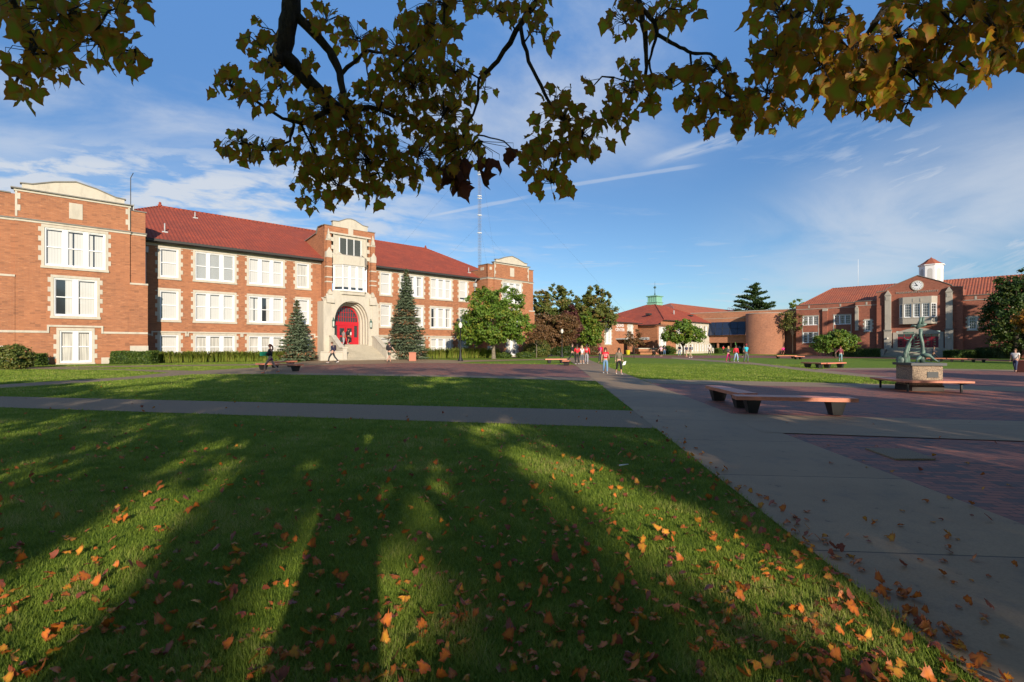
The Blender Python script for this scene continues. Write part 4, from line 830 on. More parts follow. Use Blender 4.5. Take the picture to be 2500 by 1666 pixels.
def tree(name, label, pos, blobs, n, size, mat, bk=None, r=.2, h=6, group=None, seed=1, clump=.3, tt=.45, nl=9, lean=(0, 0), nc=None, shell=.55, cat='tree'):
    t = thing(name, label, cat, (pos[0], pos[1], gz(pos[0], pos[1])), group=group)
    o, cc = foliage('crown', blobs, n, size, mat, t, seed, clump, nc=nc, shell=shell)
    g = random.Random(seed); mb = MB(); limbs(mb, pos, h, r, [tuple(cc[g.randrange(len(cc))]) for _ in range(nl)], seed, tt, lean); mb.build('trunk', bk or bark, t); return t
def P2(px, py, ptop, pw):
    """base point, height and half width of something seen with its foot at (px,py), top at ptop, width pw"""
    b = G(px, py); s = b.y/FP; return b, (py-ptop)*s, pw*s/2
# ---- spruces
def spruce(label, px, Y, ptop, pw, seed, rust=.3):
    b = Vector(((px-CX)/FP*Y, Y, 0)); b.z = gz(b.x, b.y); h = EYE+(CY-ptop)/FP*Y-b.z; R0 = pw/FP*Y/2; t = thing('spruce_tree', label, 'tree', b, group='blue spruces beside the entrance')
    g = np.random.default_rng(seed); mb = MB(); mb.tube([(0, 0, 0), (0, 0, h*.5), (0, 0, h)], [.22, .12, .02], 8); mb.build('trunk', bark, t)
    Ps, Ns, Us, Sz, Ti = [], [], [], [], []
    z = .35; mbb = MB()
    while z < h*.985:
        f = 1-z/h; rad_ = R0*(f**.82)*(1 if z > .9 else .93); nb = int(7+9*f)
        a0 = g.random()*6.28; ru = g.random() < rust*(.4+.9*abs(math.sin(z*.9)))
        for k in range(nb):
            a = a0+6.283*k/nb+g.normal()*.15; ln = rad_*(.55+.58*g.random()**.8); dv = np.array([math.cos(a), math.sin(a), 0.]); sd = np.array([-math.sin(a), math.cos(a), 0.])
            m = max(5, int(ln*11)); rb = ru and g.random() < .6
            mbb.tube([(0, 0, z), tuple(dv*ln*.55+[0, 0, z-.10*ln]), tuple(dv*ln+[0, 0, z-.12*ln])], [.03, .018, .006], 3, cap=False)
            for j in range(m):
                s = .25+.78*(j+g.random())/m
                wv = (.10+.22*math.sin(min(s, 1)*2.6))*ln*.8
                for q in range(4):
                    off = g.normal()*wv; p = dv*(ln*s-abs(off)*.45)+sd*off+np.array([0, 0, z-.16*ln*s+.10*ln*s*s-abs(off)*.15+g.normal()*.05])
                    Ps.append(p); dr = dv+sd*np.sign(off)*.75+g.normal(size=3)*.25+np.array([0, 0, .12]); Us.append(dr); Ns.append(np.array([0, 0, 1.])+g.normal(size=3)*.55); Sz.append(.17+.12*g.random()); Ti.append((.62+.38*g.random()) if rb and g.random() < .75 else g.random()*.6)
        z += .20+.10*f*g.random()+.06
    tm = np.array([[0, -.5, 0], [.20, -.1, .05], [0, .62, .02], [-.20, -.1, .05]], float)
    V, F = inst(tm, F_Q, np.array(Ps), frames(np.array(Ns), np.array(Us)), np.array(Sz)*1.25)
    npmesh('crown', V, F, L_spruce, t, {'tint': np.repeat(Ti, 4)}); mbb.build('branches', bark, t)
spruce('smaller blue green spruce left of the stone entrance', 725, 47.5, 732, 104, 3, .25)
spruce('taller tapering spruce with rusty patches right of the entrance steps', 992, 55.5, 655, 118, 4, .4)
# ---- broadleaf trees in view
Ym = 59.; b = Vector(((1205-CX)/FP*Ym, Ym, 0)); b.z = gz(b.x, b.y); h = EYE+(CY-696)/FP*Ym-b.z; w = 97/FP*Ym
tree('magnolia_tree', 'dense bright green round tree before the right pavilion', b, [(0, 0, h*.48, w*.86, w*.8, h*.27), (-w*.22, 0, h*.72, w*.55, w*.5, h*.2), (w*.25, 0, h*.76, w*.5, w*.5, h*.22), (-w*.55, 0, h*.36, w*.42, w*.5, h*.17), (w*.58, 0, h*.42, w*.40, w*.5, h*.2), (0, -w*.3, h*.36, w*.6, w*.4, h*.15), (-w*.3, 0, h*.9, w*.2, w*.2, h*.08), (w*.38, 0, h*.93, w*.18, w*.2, h*.07)], 26000, .24, L_green, barkl, .26, h, seed=11, clump=.16, tt=.22, nc=520)
def px_tree(name, label, px, py, ptop, pw, prof, n, size, mat, seed, bk=None, r=.2, group=None, clump=.25, tt=.4, pbot=None, nc=None, Y=None, shell=.5, nl=9):
    b, h, w = P2(px, py, ptop, pw)
    if Y:
        b = Vector(((px-CX)/FP*Y, Y, 0)); b.z = gz(b.x, b.y); h = EYE+(CY-ptop)/FP*Y-b.z; w = pw/FP*Y/2
    bl = [(x*w, yy_*w, z*h, rx*w, ry*w, rz*h) for x, yy_, z, rx, ry, rz in prof]
    return tree(name, label, b, bl, n, size, mat, bk, r, h, group, seed, clump, tt, nl, nc=nc, shell=shell)
OAK = [(0, 0, .62, .62, .6, .2), (-.45, 0, .5, .5, .5, .2), (.5, 0, .55, .45, .5, .2), (.1, 0, .84, .36, .4, .16), (-.35, 0, .74, .34, .4, .14), (.42, 0, .78, .3, .3, .13), (0, 0, .38, .7, .5, .14)]
px_tree('oak_tree', 'tall green oak rising just right of the right pavilion', 1350, 870, 690, 156, OAK, 20000, .36, L_olive, 21, Y=98, clump=.15, nc=330, r=.3)
px_tree('oak_tree', 'tall dark oak with spreading top before the wide red roof', 1446, 868, 697, 135, OAK, 20000, .32, L_olive, 22, Y=92, clump=.15, nc=330, r=.3)
px_tree('oak_tree', 'dark green oak filling the gap between two taller oaks', 1402, 868, 738, 110, OAK, 16000, .36, L_dark, 23, Y=96, clump=.25, nc=110)
px_tree('brown_tree', 'low wide tree of russet brown foliage below the oaks', 1352, 869, 756, 135, [(0, 0, .55, .8, .6, .3), (-.4, 0, .7, .45, .5, .22), (.45, 0, .66, .45, .5, .25), (0, 0, .35, .8, .6, .2)], 18000, .27, L_brown, 24, Y=82, clump=.2, nc=220)
px_tree('purple_tree', 'purple red leaved tree behind the oaks and lamp post', 1388, 866, 746, 66, OAK, 9000, .30, L_purple, 25, Y=86, clump=.3)
px_tree('green_tree', 'green tree with low branches beside the long brick wall', 1436, 868, 752, 80, [(0, 0, .5, .8, .6, .32), (.3, 0, .35, .6, .5, .2), (-.2, 0, .75, .4, .4, .2)], 7000, .3, L_green, 26, Y=88, clump=.24)
px_tree('sapling', 'thin brown leaved sapling in front of the round bush', 1310, 874, 785, 84, [(0, 0, .68, .7, .6, .26), (-.3, 0, .55, .5, .5, .16), (.35, 0, .6, .5, .4, .18)], 3000, .19, L_brown, 31, barkl, .05, 'staked saplings on the lawns', .3, .5)
px_tree('sapling', 'thin sapling with sparse brown crown before the low canopy', 1548, 876, 800, 56, [(0, 0, .68, .8, .6, .26), (-.3, 0, .55, .5, .5, .16), (.35, 0, .6, .5, .4, .18)], 1500, .20, L_brown, 32, bark, .05, 'staked saplings on the lawns', .35, .5, nl=14)
px_tree('sapling', 'sparse olive sapling in front of the round brick tower', 1935, 863, 752, 78, [(0, 0, .72, .6, .5, .22), (-.35, 0, .8, .45, .4, .12), (.35, 0, .6, .6, .4, .12)], 1500, .28, L_olive, 33, bark, .07, 'staked saplings on the lawns', .4, .6, Y=100, nl=14)
px_tree('lawn_tree', 'light green spreading tree before the white basement windows', 1668, 863, 780, 112, [(-.1, 0, .62, .72, .6, .28), (.45, 0, .58, .5, .5, .24), (-.5, 0, .5, .42, .4, .2), (0, 0, .85, .4, .4, .14)], 9000, .30, L_green, 34, bark, .18, clump=.2, Y=88, nc=200, tt=.3)
px_tree('lawn_tree', 'low dark green tree left of the clock building steps', 2040, 868, 805, 118, [(-.45, 0, .5, .5, .5, .3), (.2, 0, .62, .62, .5, .3), (.5, 0, .5, .45, .4, .26), (.15, 0, .85, .35, .3, .13)], 10000, .26, L_green, 35, bark, .15, clump=.2, Y=76, nc=200, tt=.3)
px_tree('far_tree', 'small round treetop showing above the parapet beside the tiled roof', 1946, 868, 726, 72, OAK, 6000, .45, L_green, 36, Y=150)
px_tree('large_tree', 'large dark green tree at the right edge before the hall', 2480, 872, 655, 150, [(0, 0, .6, .8, .7, .3), (-.35, 0, .45, .62, .6, .22), (.35, 0, .75, .6, .6, .24), (-.3, 0, .75, .4, .4, .16), (-.1, 0, .28, .7, .6, .16), (.45, 0, .4, .6, .6, .2)], 22000, .26, L_dark, 37, Y=62, clump=.16, nc=420, r=.35)
px_tree('orange_tree', 'orange leaved tree at the right edge of the picture', 2522, 872, 738, 84, [(0, 0, .72, .85, .8, .18), (-.3, 0, .6, .5, .5, .12), (.3, 0, .85, .6, .6, .12)], 3500, .2, L_orange, 38, Y=48, clump=.25)
# ---- far pine with upswept tiers
pb = AT(1843, 700, 155); t = thing('pine_tree', 'dark layered pine standing alone behind the library roof', 'tree', (pb.x, pb.y, 0)); h = EYE+(CY-692)/FP*155; g = np.random.default_rng(8)
mb = MB(); mb.tube([(0, 0, 0), (0, 0, h)], [.4, .05], 8); Ps, Ti = [], []
for (z, l, a) in [(h*.97, .9, 0), (h*.93, 1.4, 3), (h*.9, 1.9, .4), (h*.86, 2.6, 2.9), (h*.83, 3.2, 0), (h*.80, 3.0, 1.6), (h*.77, 4.9, 3.1), (h*.74, 4.4, .2), (h*.70, 5.6, 2.9), (h*.68, 3.2, 4.4), (h*.645, 6.1, .1), (h*.63, 6.2, 3.2), (h*.6, 5.2, 5.6), (h*.57, 5.8, 2.7), (h*.56, 4.6, 1.2), (h*.54, 5.6, .3), (h*.66, 3, 5.), (h*.52, 4.6, 4.)]:
    for rep in range(2):
        aa = a+rep*.5; e = Vector((math.cos(aa)*l, math.sin(aa)*l, l*.22*(1 if a < 1.5 or a > 5 else .55))); mb.tube([(0, 0, z-l*.12), tuple(Vector((0, 0, z))+e*.5-Vector((0, 0, l*.1))), tuple(Vector((0, 0, z))+e)], [.1, .06, .02], 4)
        for _ in range(int(90+l*60)): s = .15+.9*g.random()**.8; Ps.append([e.x*s+g.normal()*.28, e.y*s+g.normal()*.35, z+e.z*s-l*.1*(1-s)+abs(g.normal())*.26]); Ti.append(g.random()*.6)
for _ in range(1700): z = h*(.45+.53*g.random()); Ps.append([g.normal()*.5*(1.3-z/h)*2.2, g.normal()*.6, z]); Ti.append(g.random()*.5)
Ps = np.array(Ps); V, F = inst(T_Q, F_Q, Ps, frames(g.normal(size=Ps.shape)+[0, 0, .6], g.normal(size=Ps.shape)), .38+.2*g.random(len(Ps))); npmesh('crown', V, F, L_dark, t, {'tint': np.repeat(Ti, 4)}); mb.build('trunk', bark, t)
# ---- hedges, bushes, flower beds
def hedge(label, pxa, pxb, py, ptop, dep, seed, mat=L_hedge, rnd=False, group='clipped hedges beside the walls', n=6000, size=.09, name='hedge'):
    a, b_ = G(pxa, py), G(pxb, py); ang = math.atan2(b_.y-a.y, b_.x-a.x); ln = (b_-a).length; h = (py-ptop)*((a.y+b_.y)/2)/FP
    t = thing(name, label, name.split('_')[-1], a.lerp(b_, .5), ang, group=group); g = np.random.default_rng(seed)
    if rnd:
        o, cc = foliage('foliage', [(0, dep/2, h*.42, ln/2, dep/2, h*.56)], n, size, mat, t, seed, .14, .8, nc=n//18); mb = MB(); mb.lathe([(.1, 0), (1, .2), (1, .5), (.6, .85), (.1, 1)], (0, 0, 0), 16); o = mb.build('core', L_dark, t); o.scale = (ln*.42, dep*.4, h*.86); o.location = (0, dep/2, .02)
        me = o.data; at = me.attributes.new('tint', 'FLOAT', 'POINT'); return t
    nn = n; f = g.integers(0, 3, nn); P = np.stack([(g.random(nn)-.5)*ln, g.random(nn)*dep, g.random(nn)*h], 1); P[f == 0, 1] = 0; P[f == 1, 2] = h; m = f == 2; P[m, 0] = np.sign(P[m, 0])*ln/2
    bump_ = np.sin(P[:, 0]*3.1+seed)*.03+np.sin(P[:, 2]*5+P[:, 0]*2)*.03; P += g.normal(size=P.shape)*.035+bump_[:, None]; P[:, 2] = np.maximum(P[:, 2], .02)
    V, F = inst(T_Q, F_Q, P, frames(g.normal(size=P.shape)+[0, -.5, .5], g.normal(size=P.shape)), size*(.7+.6*g.random(nn))); npmesh('foliage', V, F, mat, t, {'tint': np.repeat(g.random(nn), 4)})
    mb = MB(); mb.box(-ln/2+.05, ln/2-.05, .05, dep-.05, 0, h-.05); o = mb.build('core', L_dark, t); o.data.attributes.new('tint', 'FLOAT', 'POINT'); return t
hedge('square clipped hedge at the foot of the left pavilion corner', 271, 366, 889, 860, 1.1, 41, n=9000)
hedge('low clipped hedge left of the pavilion basement window', 32, 90, 893, 865, 1.0, 42, n=5000)
hedge('dark clipped mound under the bright green round tree', 1213, 1254, 875, 860, 1.6, 43, rnd=True, n=4000)
hedge('dark clipped mound beside the pavilion door, nearer the round bush', 1262, 1311, 875, 860, 1.6, 44, rnd=True, n=4000)
hedge('wide rounded hedge right of the brick seat wall', 1605, 1660, 865, 845, 3, 45, rnd=True, n=5000, size=.16)
hedge('low hedge in front of the dark library undercroft', 1755, 1815, 864, 851, 1.5, 46, n=4000, size=.14)
hedge('low dark hedge left of the wide front steps', 2058, 2150, 872, 853, 2, 47, n=5000, size=.14)
hedge('clipped hedge right of the wide front steps', 2328, 2424, 875, 856, 1.6, 48, n=5000, size=.12)
hedge('large dark mass of low hedge under the right edge tree', 2425, 2560, 876, 850, 2.5, 50, n=6000, size=.14, mat=L_dark)
hedge('big loose grey green bush at the left edge', -40, 36, 903, 842, 2.0, 51, rnd=True, mat=L_olive, n=7000, size=.12, group=None, name='loose_bush')
hedge('large round bush behind the brown sapling', 1286, 1350, 873, 827, 3, 52, rnd=True, mat=L_olive, n=7000, size=.15, group=None, name='round_bush')
hedge('small bush beside the stone steps, behind the tall spruce', 930, 968, 872, 828, 1.5, 53, rnd=True, mat=L_hedge, n=3500, size=.14, group=None, name='small_bush')
hedge('brown and green shrub against the quad building wall', 1428, 1478, 868, 845, 2.5, 54, rnd=True, mat=L_brown, n=4000, size=.16, group=None, name='low_shrub')
hedge('dark green shrub under the oak trunks', 1350, 1428, 869, 846, 2.5, 55, rnd=True, mat=L_dark, n=6000, size=.18, group=None, name='dark_shrub')
def lilies(name, pts, n, hgt, mat, seed):
    g = np.random.default_rng(seed); A = [G(*p) for p in pts]; a = np.array([[p.x, p.y, p.z] for p in A]); i = g.integers(0, len(a)-1, n); t_ = g.random((n, 1)); nc = n//26; ci = g.integers(0, nc, n)
    cen = a[i]+(a[i+1]-a[i])*t_; cen = cen[ci]+np.concatenate([g.normal(size=(nc, 1))*.0, np.abs(g.normal(size=(nc, 1)))*.55, np.zeros((nc, 1))], 1)[ci]
    ang = g.random(n)*6.283; ln = hgt*(.6+.5*g.random(n))*(.7+.5*g.random(nc))[ci]; sp = (.15+.5*g.random(n))*ln; dx_, dy_ = np.cos(ang), np.sin(ang); w = .022
    V = np.zeros((n, 5, 3)); V[:, 0] = cen+np.stack([-dy_*w, dx_*w, 0*dx_], 1); V[:, 1] = cen+np.stack([dy_*w, -dx_*w, 0*dx_], 1)
    mid = cen+np.stack([dx_*sp*.45, dy_*sp*.45, ln*.8], 1); V[:, 2] = mid+np.stack([dy_*w, -dx_*w, 0*dx_], 1); V[:, 3] = mid+np.stack([-dy_*w, dx_*w, 0*dx_], 1); V[:, 4] = cen+np.stack([dx_*sp, dy_*sp, ln*(.95-.3*g.random(n))], 1)
    o4 = (np.arange(n)*5)[:, None]; F = [o4+np.array([[0, 1, 2, 3]]), o4+np.array([[3, 2, 4]])]
    tagd(npmesh(name, V.reshape(-1, 3), F, mat, None, {'tint': np.repeat(np.clip(g.random(n)*.8+(g.random(nc) < .3)[ci]*.2, 0, 1), 5)}), 'border of long arching daylily leaves along the hall wall' if seed == 61 else 'bright green strap leaved plants right of the tall spruce', 'plants', kind='stuff')
lilies('daylily_bed', [(362, 887), (700, 882.5)], 14000, .95, L_lily, 61); lilies('iris_bed', [(1030, 876.5), (1118, 875.5), (1220, 874.5)], 7000, 1.25, L_lily, 62)
# ---------------------------------------------------------------- trees behind the camera that shade the foreground
def shade_tree(label, x, y, h, r, z0, seed, w=4.5, n=7000, nl=10, grp='maples in a row behind the viewer', mat=L_maple, tt=.35, size=.26, top=1.):
    bl = []; g = random.Random(seed); k = 0
    for zz in np.linspace(z0+1.2, h-1.0, 5):
        f = math.sin(math.pi*min(1, ((zz-z0)/(h-z0))*.75+.22))**.8*top; m = max(2, int(5*f))
        for _ in range(m):
            a = g.random()*6.28; d_ = w*f*.6*g.random()**.5; bl.append((math.cos(a)*d_, math.sin(a)*d_, zz, w*f*.42, w*f*.42, (h-z0)*.13))
    return tree('shade_maple', label, (x, y), bl, n, size, mat, None, r, h, grp, seed, .3, tt, nl, nc=n//45)
# ---- the maple whose limbs hang into the view
tm = thing('overhead_maple', 'maple with drooping leafy branches hanging into the top of the view', 'tree', (.43, -2.3, gz(.43, -2.3)))
def loc(p): return Vector(p)-Vector((.43, -2.3, gz(.43, -2.3)))
bl = [(0, -2.2, 5.2, 2.4, 1.8, 1.3), (-2.2, -2.4, 6.2, 2., 1.8, 1.4), (2.4, -2.2, 6.2, 2.2, 1.8, 1.4), (0, -2.4, 7.6, 2.6, 2.2, 1.4), (-1.4, -2.6, 9.4, 2.2, 2., 1.5), (1.7, -2.6, 9.6, 2.2, 2, 1.6), (.2, -2.6, 11.6, 1.8, 1.8, 1.5), (-4, -2.6, 7.6, 1.6, 1.6, 1.0), (4.4, -2.4, 8., 1.6, 1.6, 1.0), (-1.6, -.9, 5.2, 1.6, 1.2, .8), (1.8, -.9, 5.6, 1.6, 1.2, .8)]
bl += [(-3.6, 3.4, 6.0, 2., 1.4, .7), (3.8, 3.6, 6.0, 2., 1.4, .7), (-4.6, 5.4, 7.6, 2.4, 1.6, .8), (5., 5.8, 7.8, 2.6, 1.6, .8), (.5, 7.6, 9.2, 3.2, 1.7, .8), (-7.6, 4, 7.2, 1.8, 1.6, .9), (8.2, 4, 7.2, 2., 1.8, .9), (9.6, 6.5, 9, 2., 1.8, .9), (2., 1.2, 5.2, 1.6, 1, .5), (-2., 1.2, 5.2, 1.6, 1, .5)]  # forward crown above the frame, added to cut skylight on the foreground
foliage('upper_crown', bl, 30000, .19, L_maple, tm, 71, .26, nc=700)
mb = MB(); mb.tube([(0, 0, -.2), (0, 0, .25), (-.02, 0, 1.5), (.05, 0, 2.6), (.1, -.1, 3.1)], [.42, .33, .30, .28, .25], 14)
for t_, r_ in (((-.9, .2, 4.6), .16), ((1.2, -.3, 4.8), .16), ((.1, -1.2, 5.6), .18), ((-1.6, -1.6, 6.2), .12), ((2.2, -1.5, 6.4), .12)): mb.tube([(.08, -.05, 2.7), tuple(Vector((.08, -.05, 2.9)).lerp(Vector(t_), .5)+Vector((0, 0, .25))), t_, tuple(Vector(t_)*1.35)], [.2, r_, r_*.8, r_*.3], 8)
mb.build('trunk', bark, tm)
lim = MB(); NODE = []
def limb(pts, r0, r1, seg=8):
    P = [loc(AT(*p)) for p in pts]; Q = []
    rj = random.Random(len(NODE))
    for i in range(len(P)-1):
        for k in range(4):
            t_ = k/4; q = P[i].lerp(P[i+1], t_)
            if k: q = q+Vector((rj.uniform(-1, 1), rj.uniform(-1, 1), rj.uniform(-1, 1)))*(P[i]-P[i+1]).length*.025
            Q.append(q)
    Q.append(P[-1]); n = len(Q); R_ = [r0+(r1-r0)*i/(n-1) for i in range(n)]
    R_ = [v*rj.uniform(.92, 1.10) for v in R_]; lim.tube(Q, R_, seg); NODE.extend(Q[2:])
limb([(690, -700, 2.4), (720, -200, 3.), (712, 0, 3.15), (700, 80, 3.15), (684, 140, 3.15)], .062, .052, 10); limb([(684, 140, 3.15), (668, 155, 3.1)], .05, .045); limb([(690, 130, 3.15), (745, 190, 3.2), (800, 245, 3.25), (838, 275, 3.25), (865, 300, 3.3)], .050, .026)
limb([(708, 25, 3.15), (765, 80, 3.2), (805, 125, 3.25), (830, 180, 3.25), (845, 262, 3.25)], .034, .022); limb([(838, 275, 3.25), (905, 262, 3.3), (1000, 300, 3.3), (1080, 340, 3.4)], .018, .008)
limb([(855, 262, 3.25), (800, 272, 3.1), (735, 302, 3.05), (690, 290, 3.), (600, 230, 2.95), (550, 205, 2.9)], .017, .005); limb([(718, 304, 3.05), (708, 345, 3.), (660, 368, 2.95), (590, 345, 2.9)], .009, .004); limb([(735, 302, 3.05), (755, 345, 3.1), (790, 420, 3.1), (770, 480, 3.1)], .008, .004)
limb([(835, 180, 3.25), (890, 125, 3.3), (940, 130, 3.3), (1010, 150, 3.3)], .014, .005); limb([(890, 130, 3.3), (900, 190, 3.3), (905, 240, 3.3)], .006, .003); limb([(960, 285, 3.3), (1035, 308, 3.3), (1100, 330, 3.3)], .013, .004); limb([(880, 300, 3.2), (895, 400, 3.2), (890, 470, 3.2)], .008, .003)
limb([(1060, 60, 2.6), (1020, 120, 2.8), (960, 180, 3.)], .008, .004); limb([(1080, -60, 2.3), (1085, 30, 2.35), (1070, 130, 2.4)], .008, .004)
limb([(1340, -200, 2.8), (1320, -10, 2.9), (1275, 55, 2.95), (1215, 150, 3.05), (1170, 192, 3.1), (1165, 250, 3.1), (1120, 360, 3.15)], .022, .005); limb([(1270, 60, 2.95), (1290, 150, 2.9), (1330, 230, 2.85), (1375, 295, 2.8), (1370, 360, 2.8), (1345, 440, 2.75)], .013, .004); limb([(1375, 295, 2.8), (1440, 335, 2.8)], .006, .003)
limb([(1165, 330, 3.1), (1230, 345, 2.9), (1285, 400, 2.85)], .005, .003)
limb([(1540, -200, 2.6), (1555, -10, 2.6), (1575, 80, 2.6), (1578, 150, 2.65), (1576, 212, 2.7)], .018, .008); limb([(1560, 10, 2.6), (1598, 55, 2.6), (1605, 85, 2.6), (1650, 110, 2.6), (1690, 130, 2.6), (1735, 132, 2.55), (1762, 165, 2.5), (1790, 205, 2.5)], .012, .005); limb([(1603, 85, 2.6), (1585, 150, 2.65), (1596, 215, 2.65), (1500, 190, 2.7)], .008, .003); limb([(1685, 130, 2.6), (1690, 185, 2.6), (1640, 215, 2.6)], .006, .003)
limb([(1690, 185, 2.6), (1740, 245, 2.5), (1790, 275, 2.45)], .006, .003)
limb([(2100, -200, 2.2), (1985, -20, 2.3), (1940, 50, 2.35), (1890, 130, 2.4), (1870, 240, 2.4)], .014, .004); limb([(2300, -200, 2.1), (2160, 20, 2.15), (2110, 95, 2.2), (2050, 145, 2.25), (1980, 180, 2.3)], .016, .005); limb([(2105, 98, 2.2), (2150, 130, 2.2), (2200, 165, 2.2), (2260, 220, 2.2)], .009, .004)
limb([(2330, -200, 2.1), (2380, 10, 2.15), (2430, 70, 2.15), (2480, 100, 2.15)], .013, .005); limb([(2480, -100, 2.2), (2330, 60, 2.2), (2290, 160, 2.25)], .008, .004)
limb([(-100, -200, 2.1), (30, 0, 2.15), (60, 55, 2.2), (90, 110, 2.2), (40, 200, 2.2)], .014, .004); limb([(60, -150, 2.1), (130, 10, 2.15), (190, 60, 2.2), (260, 110, 2.2), (330, 130, 2.2)], .012, .004)
ML = np.array([(0, 0), (.10, .03), (.30, -.06), (.46, .06), (.42, .22), (.56, .40), (.40, .50), (.30, .62), (.20, .78), (.10, .86), (0, 1.08), (-.10, .86), (-.20, .78), (-.30, .62), (-.40, .50), (-.56, .40), (-.42, .22), (-.46, .06), (-.30, -.06), (-.10, .03)])
T_M = np.concatenate([[[0, .42, 0.]], np.c_[ML, np.zeros(len(ML))]]); T_M[:, 0] *= .86; T_M[1:, 2] = -.75*ML[:, 0]**2-.3*(ML[:, 1]-.4)**2; EDG = np.r_[0, np.ones(len(ML))]
F_M = [np.array([[0, i, i+1] for i in range(1, len(ML))]+[[0, len(ML), 1]])]
gl = np.random.default_rng(77); NODEA = np.array([list(n_) for n_ in NODE])
LB = [(150, 50, 170, 55, 2.2, 34), (70, 130, 70, 60, 2.2, 12), (240, 110, 110, 55, 2.2, 24), (330, 155, 50, 30, 2.2, 6), (60, 205, 45, 40, 2.2, 7), (150, 175, 40, 40, 2.2, 5), (300, 15, 60, 16, 2.2, 6), (110, 10, 120, 40, 2.2, 14),
 (635, 65, 18, 16, 3, 2), (640, 110, 60, 30, 3., 14), (655, 165, 40, 20, 3., 7), (560, 210, 42, 40, 2.9, 14), (620, 240, 55, 35, 2.9, 14), (690, 205, 40, 20, 3., 8), (590, 355, 55, 28, 2.9, 15), (640, 370, 70, 35, 2.9, 14), (610, 400, 25, 25, 2.9, 4),
 (800, 50, 45, 35, 3.2, 14), (870, 95, 60, 50, 3.3, 20), (760, 150, 35, 25, 3.2, 6), (790, 270, 80, 50, 3.1, 34), (760, 340, 75, 60, 3.1, 30), (850, 330, 70, 70, 3.2, 46), (930, 270, 85, 80, 3.3, 60), (1010, 220, 90, 90, 3.3, 62), (1090, 280, 80, 100, 3.3, 62), (980, 130, 90, 80, 3.3, 46), (1040, 60, 60, 50, 2.8, 16), (1100, 180, 50, 50, 3.2, 24),
 (900, 400, 110, 60, 3.2, 62), (1020, 390, 100, 70, 3.3, 56), (1120, 370, 60, 70, 3.2, 30), (830, 460, 80, 40, 3.1, 26), (770, 500, 45, 25, 3.1, 7), (900, 480, 50, 30, 3.2, 12), (960, 440, 60, 40, 3.2, 16), (740, 430, 45, 50, 3., 18), (1060, 430, 50, 40, 3.2, 10),
 (1090, 20, 110, 40, 2.4, 24), (1060, 90, 60, 50, 2.4, 14), (1200, 20, 60, 35, 2.9, 12), (1290, 25, 70, 40, 2.9, 18), (1320, 80, 45, 35, 2.9, 9), (1185, 220, 28, 40, 3.1, 5),
 (1335, 380, 60, 60, 2.8, 26), (1345, 450, 50, 40, 2.75, 11), (1300, 400, 40, 40, 2.85, 10), (1380, 300, 75, 45, 2.8, 22), (1420, 340, 70, 40, 2.8, 18), (1360, 240, 40, 30, 2.8, 5), (1440, 220, 22, 20, 2.75, 3), (1400, 370, 50, 25, 2.8, 6),
 (1520, 60, 40, 50, 2.6, 11), (1560, 20, 70, 25, 2.6, 12), (1610, 45, 35, 45, 2.6, 9), (1670, 25, 32, 28, 2.6, 6), (1535, 165, 26, 22, 2.65, 4), (1540, 230, 70, 30, 2.65, 15), (1500, 285, 50, 45, 2.65, 12), (1580, 240, 30, 45, 2.65, 7),
 (1640, 200, 60, 25, 2.6, 9), (1740, 180, 70, 35, 2.5, 16), (1780, 240, 70, 45, 2.45, 20), (1700, 250, 45, 45, 2.5, 9), (1720, 310, 45, 30, 2.5, 6), (1800, 290, 45, 30, 2.45, 6), (1850, 155, 20, 30, 2.4, 4),
 (1900, 40, 70, 60, 2.4, 24), (1900, 140, 60, 60, 2.4, 24), (1880, 230, 60, 50, 2.4, 18), (1850, 300, 45, 35, 2.4, 6), (1925, 280, 40, 30, 2.4, 6), (2010, 60, 90, 60, 2.3, 34), (2000, 160, 80, 60, 2.3, 30), (2090, 130, 80, 70, 2.2, 30), (2060, 230, 70, 50, 2.2, 18), (2150, 200, 70, 50, 2.2, 20), (2110, 270, 45, 30, 2.2, 6), (2200, 90, 80, 60, 2.2, 26), (2230, 180, 70, 50, 2.2, 22), (2210, 265, 45, 30, 2.2, 6), (2300, 230, 45, 25, 2.2, 4), (2290, 120, 80, 60, 2.2, 26), (2370, 60, 90, 70, 2.2, 30), (2440, 120, 60, 50, 2.2, 18), (2390, 190, 40, 30, 2.2, 5), (2450, 30, 70, 50, 2.2, 20), (2500, 100, 40, 60, 2.2, 10), (2250, 20, 80, 30, 2.2, 14)]
tw = MB(); PP, DD, SS, TT_, KK = [], [], [], [], []
for (bx, by, rx, ry, dp, cnt) in LB:
    c = loc(AT(bx, by, dp)); cv = np.array(list(c)); i = int(np.argmin(((NODEA-cv)**2).sum(1))); s0 = Vector(NODEA[i]); mid = s0.lerp(c, .5)+Vector((0, 0, .04))
    tw.tube([s0, mid, c], [.006, .0045, .003], 5, cap=False)
    for _ in range(int(cnt*1.5)):
        a = gl.random()*6.283; q = math.sqrt(gl.random()); p = loc(AT(bx+math.cos(a)*q*rx*1.06, by+math.sin(a)*q*ry*1.06-12, dp+gl.normal()*.2))
        up = p+Vector((gl.normal()*.015, gl.normal()*.015, .015))
        tw.tube([c.lerp(s0, .3*gl.random()) if gl.random() < .4 else mid.lerp(c, gl.random()), up.lerp(c, .3)+Vector((0, 0, .015)), p], [.0022, .0016, .0010], 3, cap=False)
        dr = np.array([gl.normal()*.45, gl.normal()*.45, -1.0]); nr = np.array([gl.normal()*.8, -.9*(1 if gl.random() < .6 else -1)+gl.normal()*.5, gl.normal()*.35-.25]); PP.append(list(p)); DD.append((nr, dr)); SS.append((.046+.038*gl.random()**.8)*(1 if dp > 2.5 else 1.05)); TT_.append(gl.random()*(.62 if gl.random() < .82 else 1.)); KK.append(0)
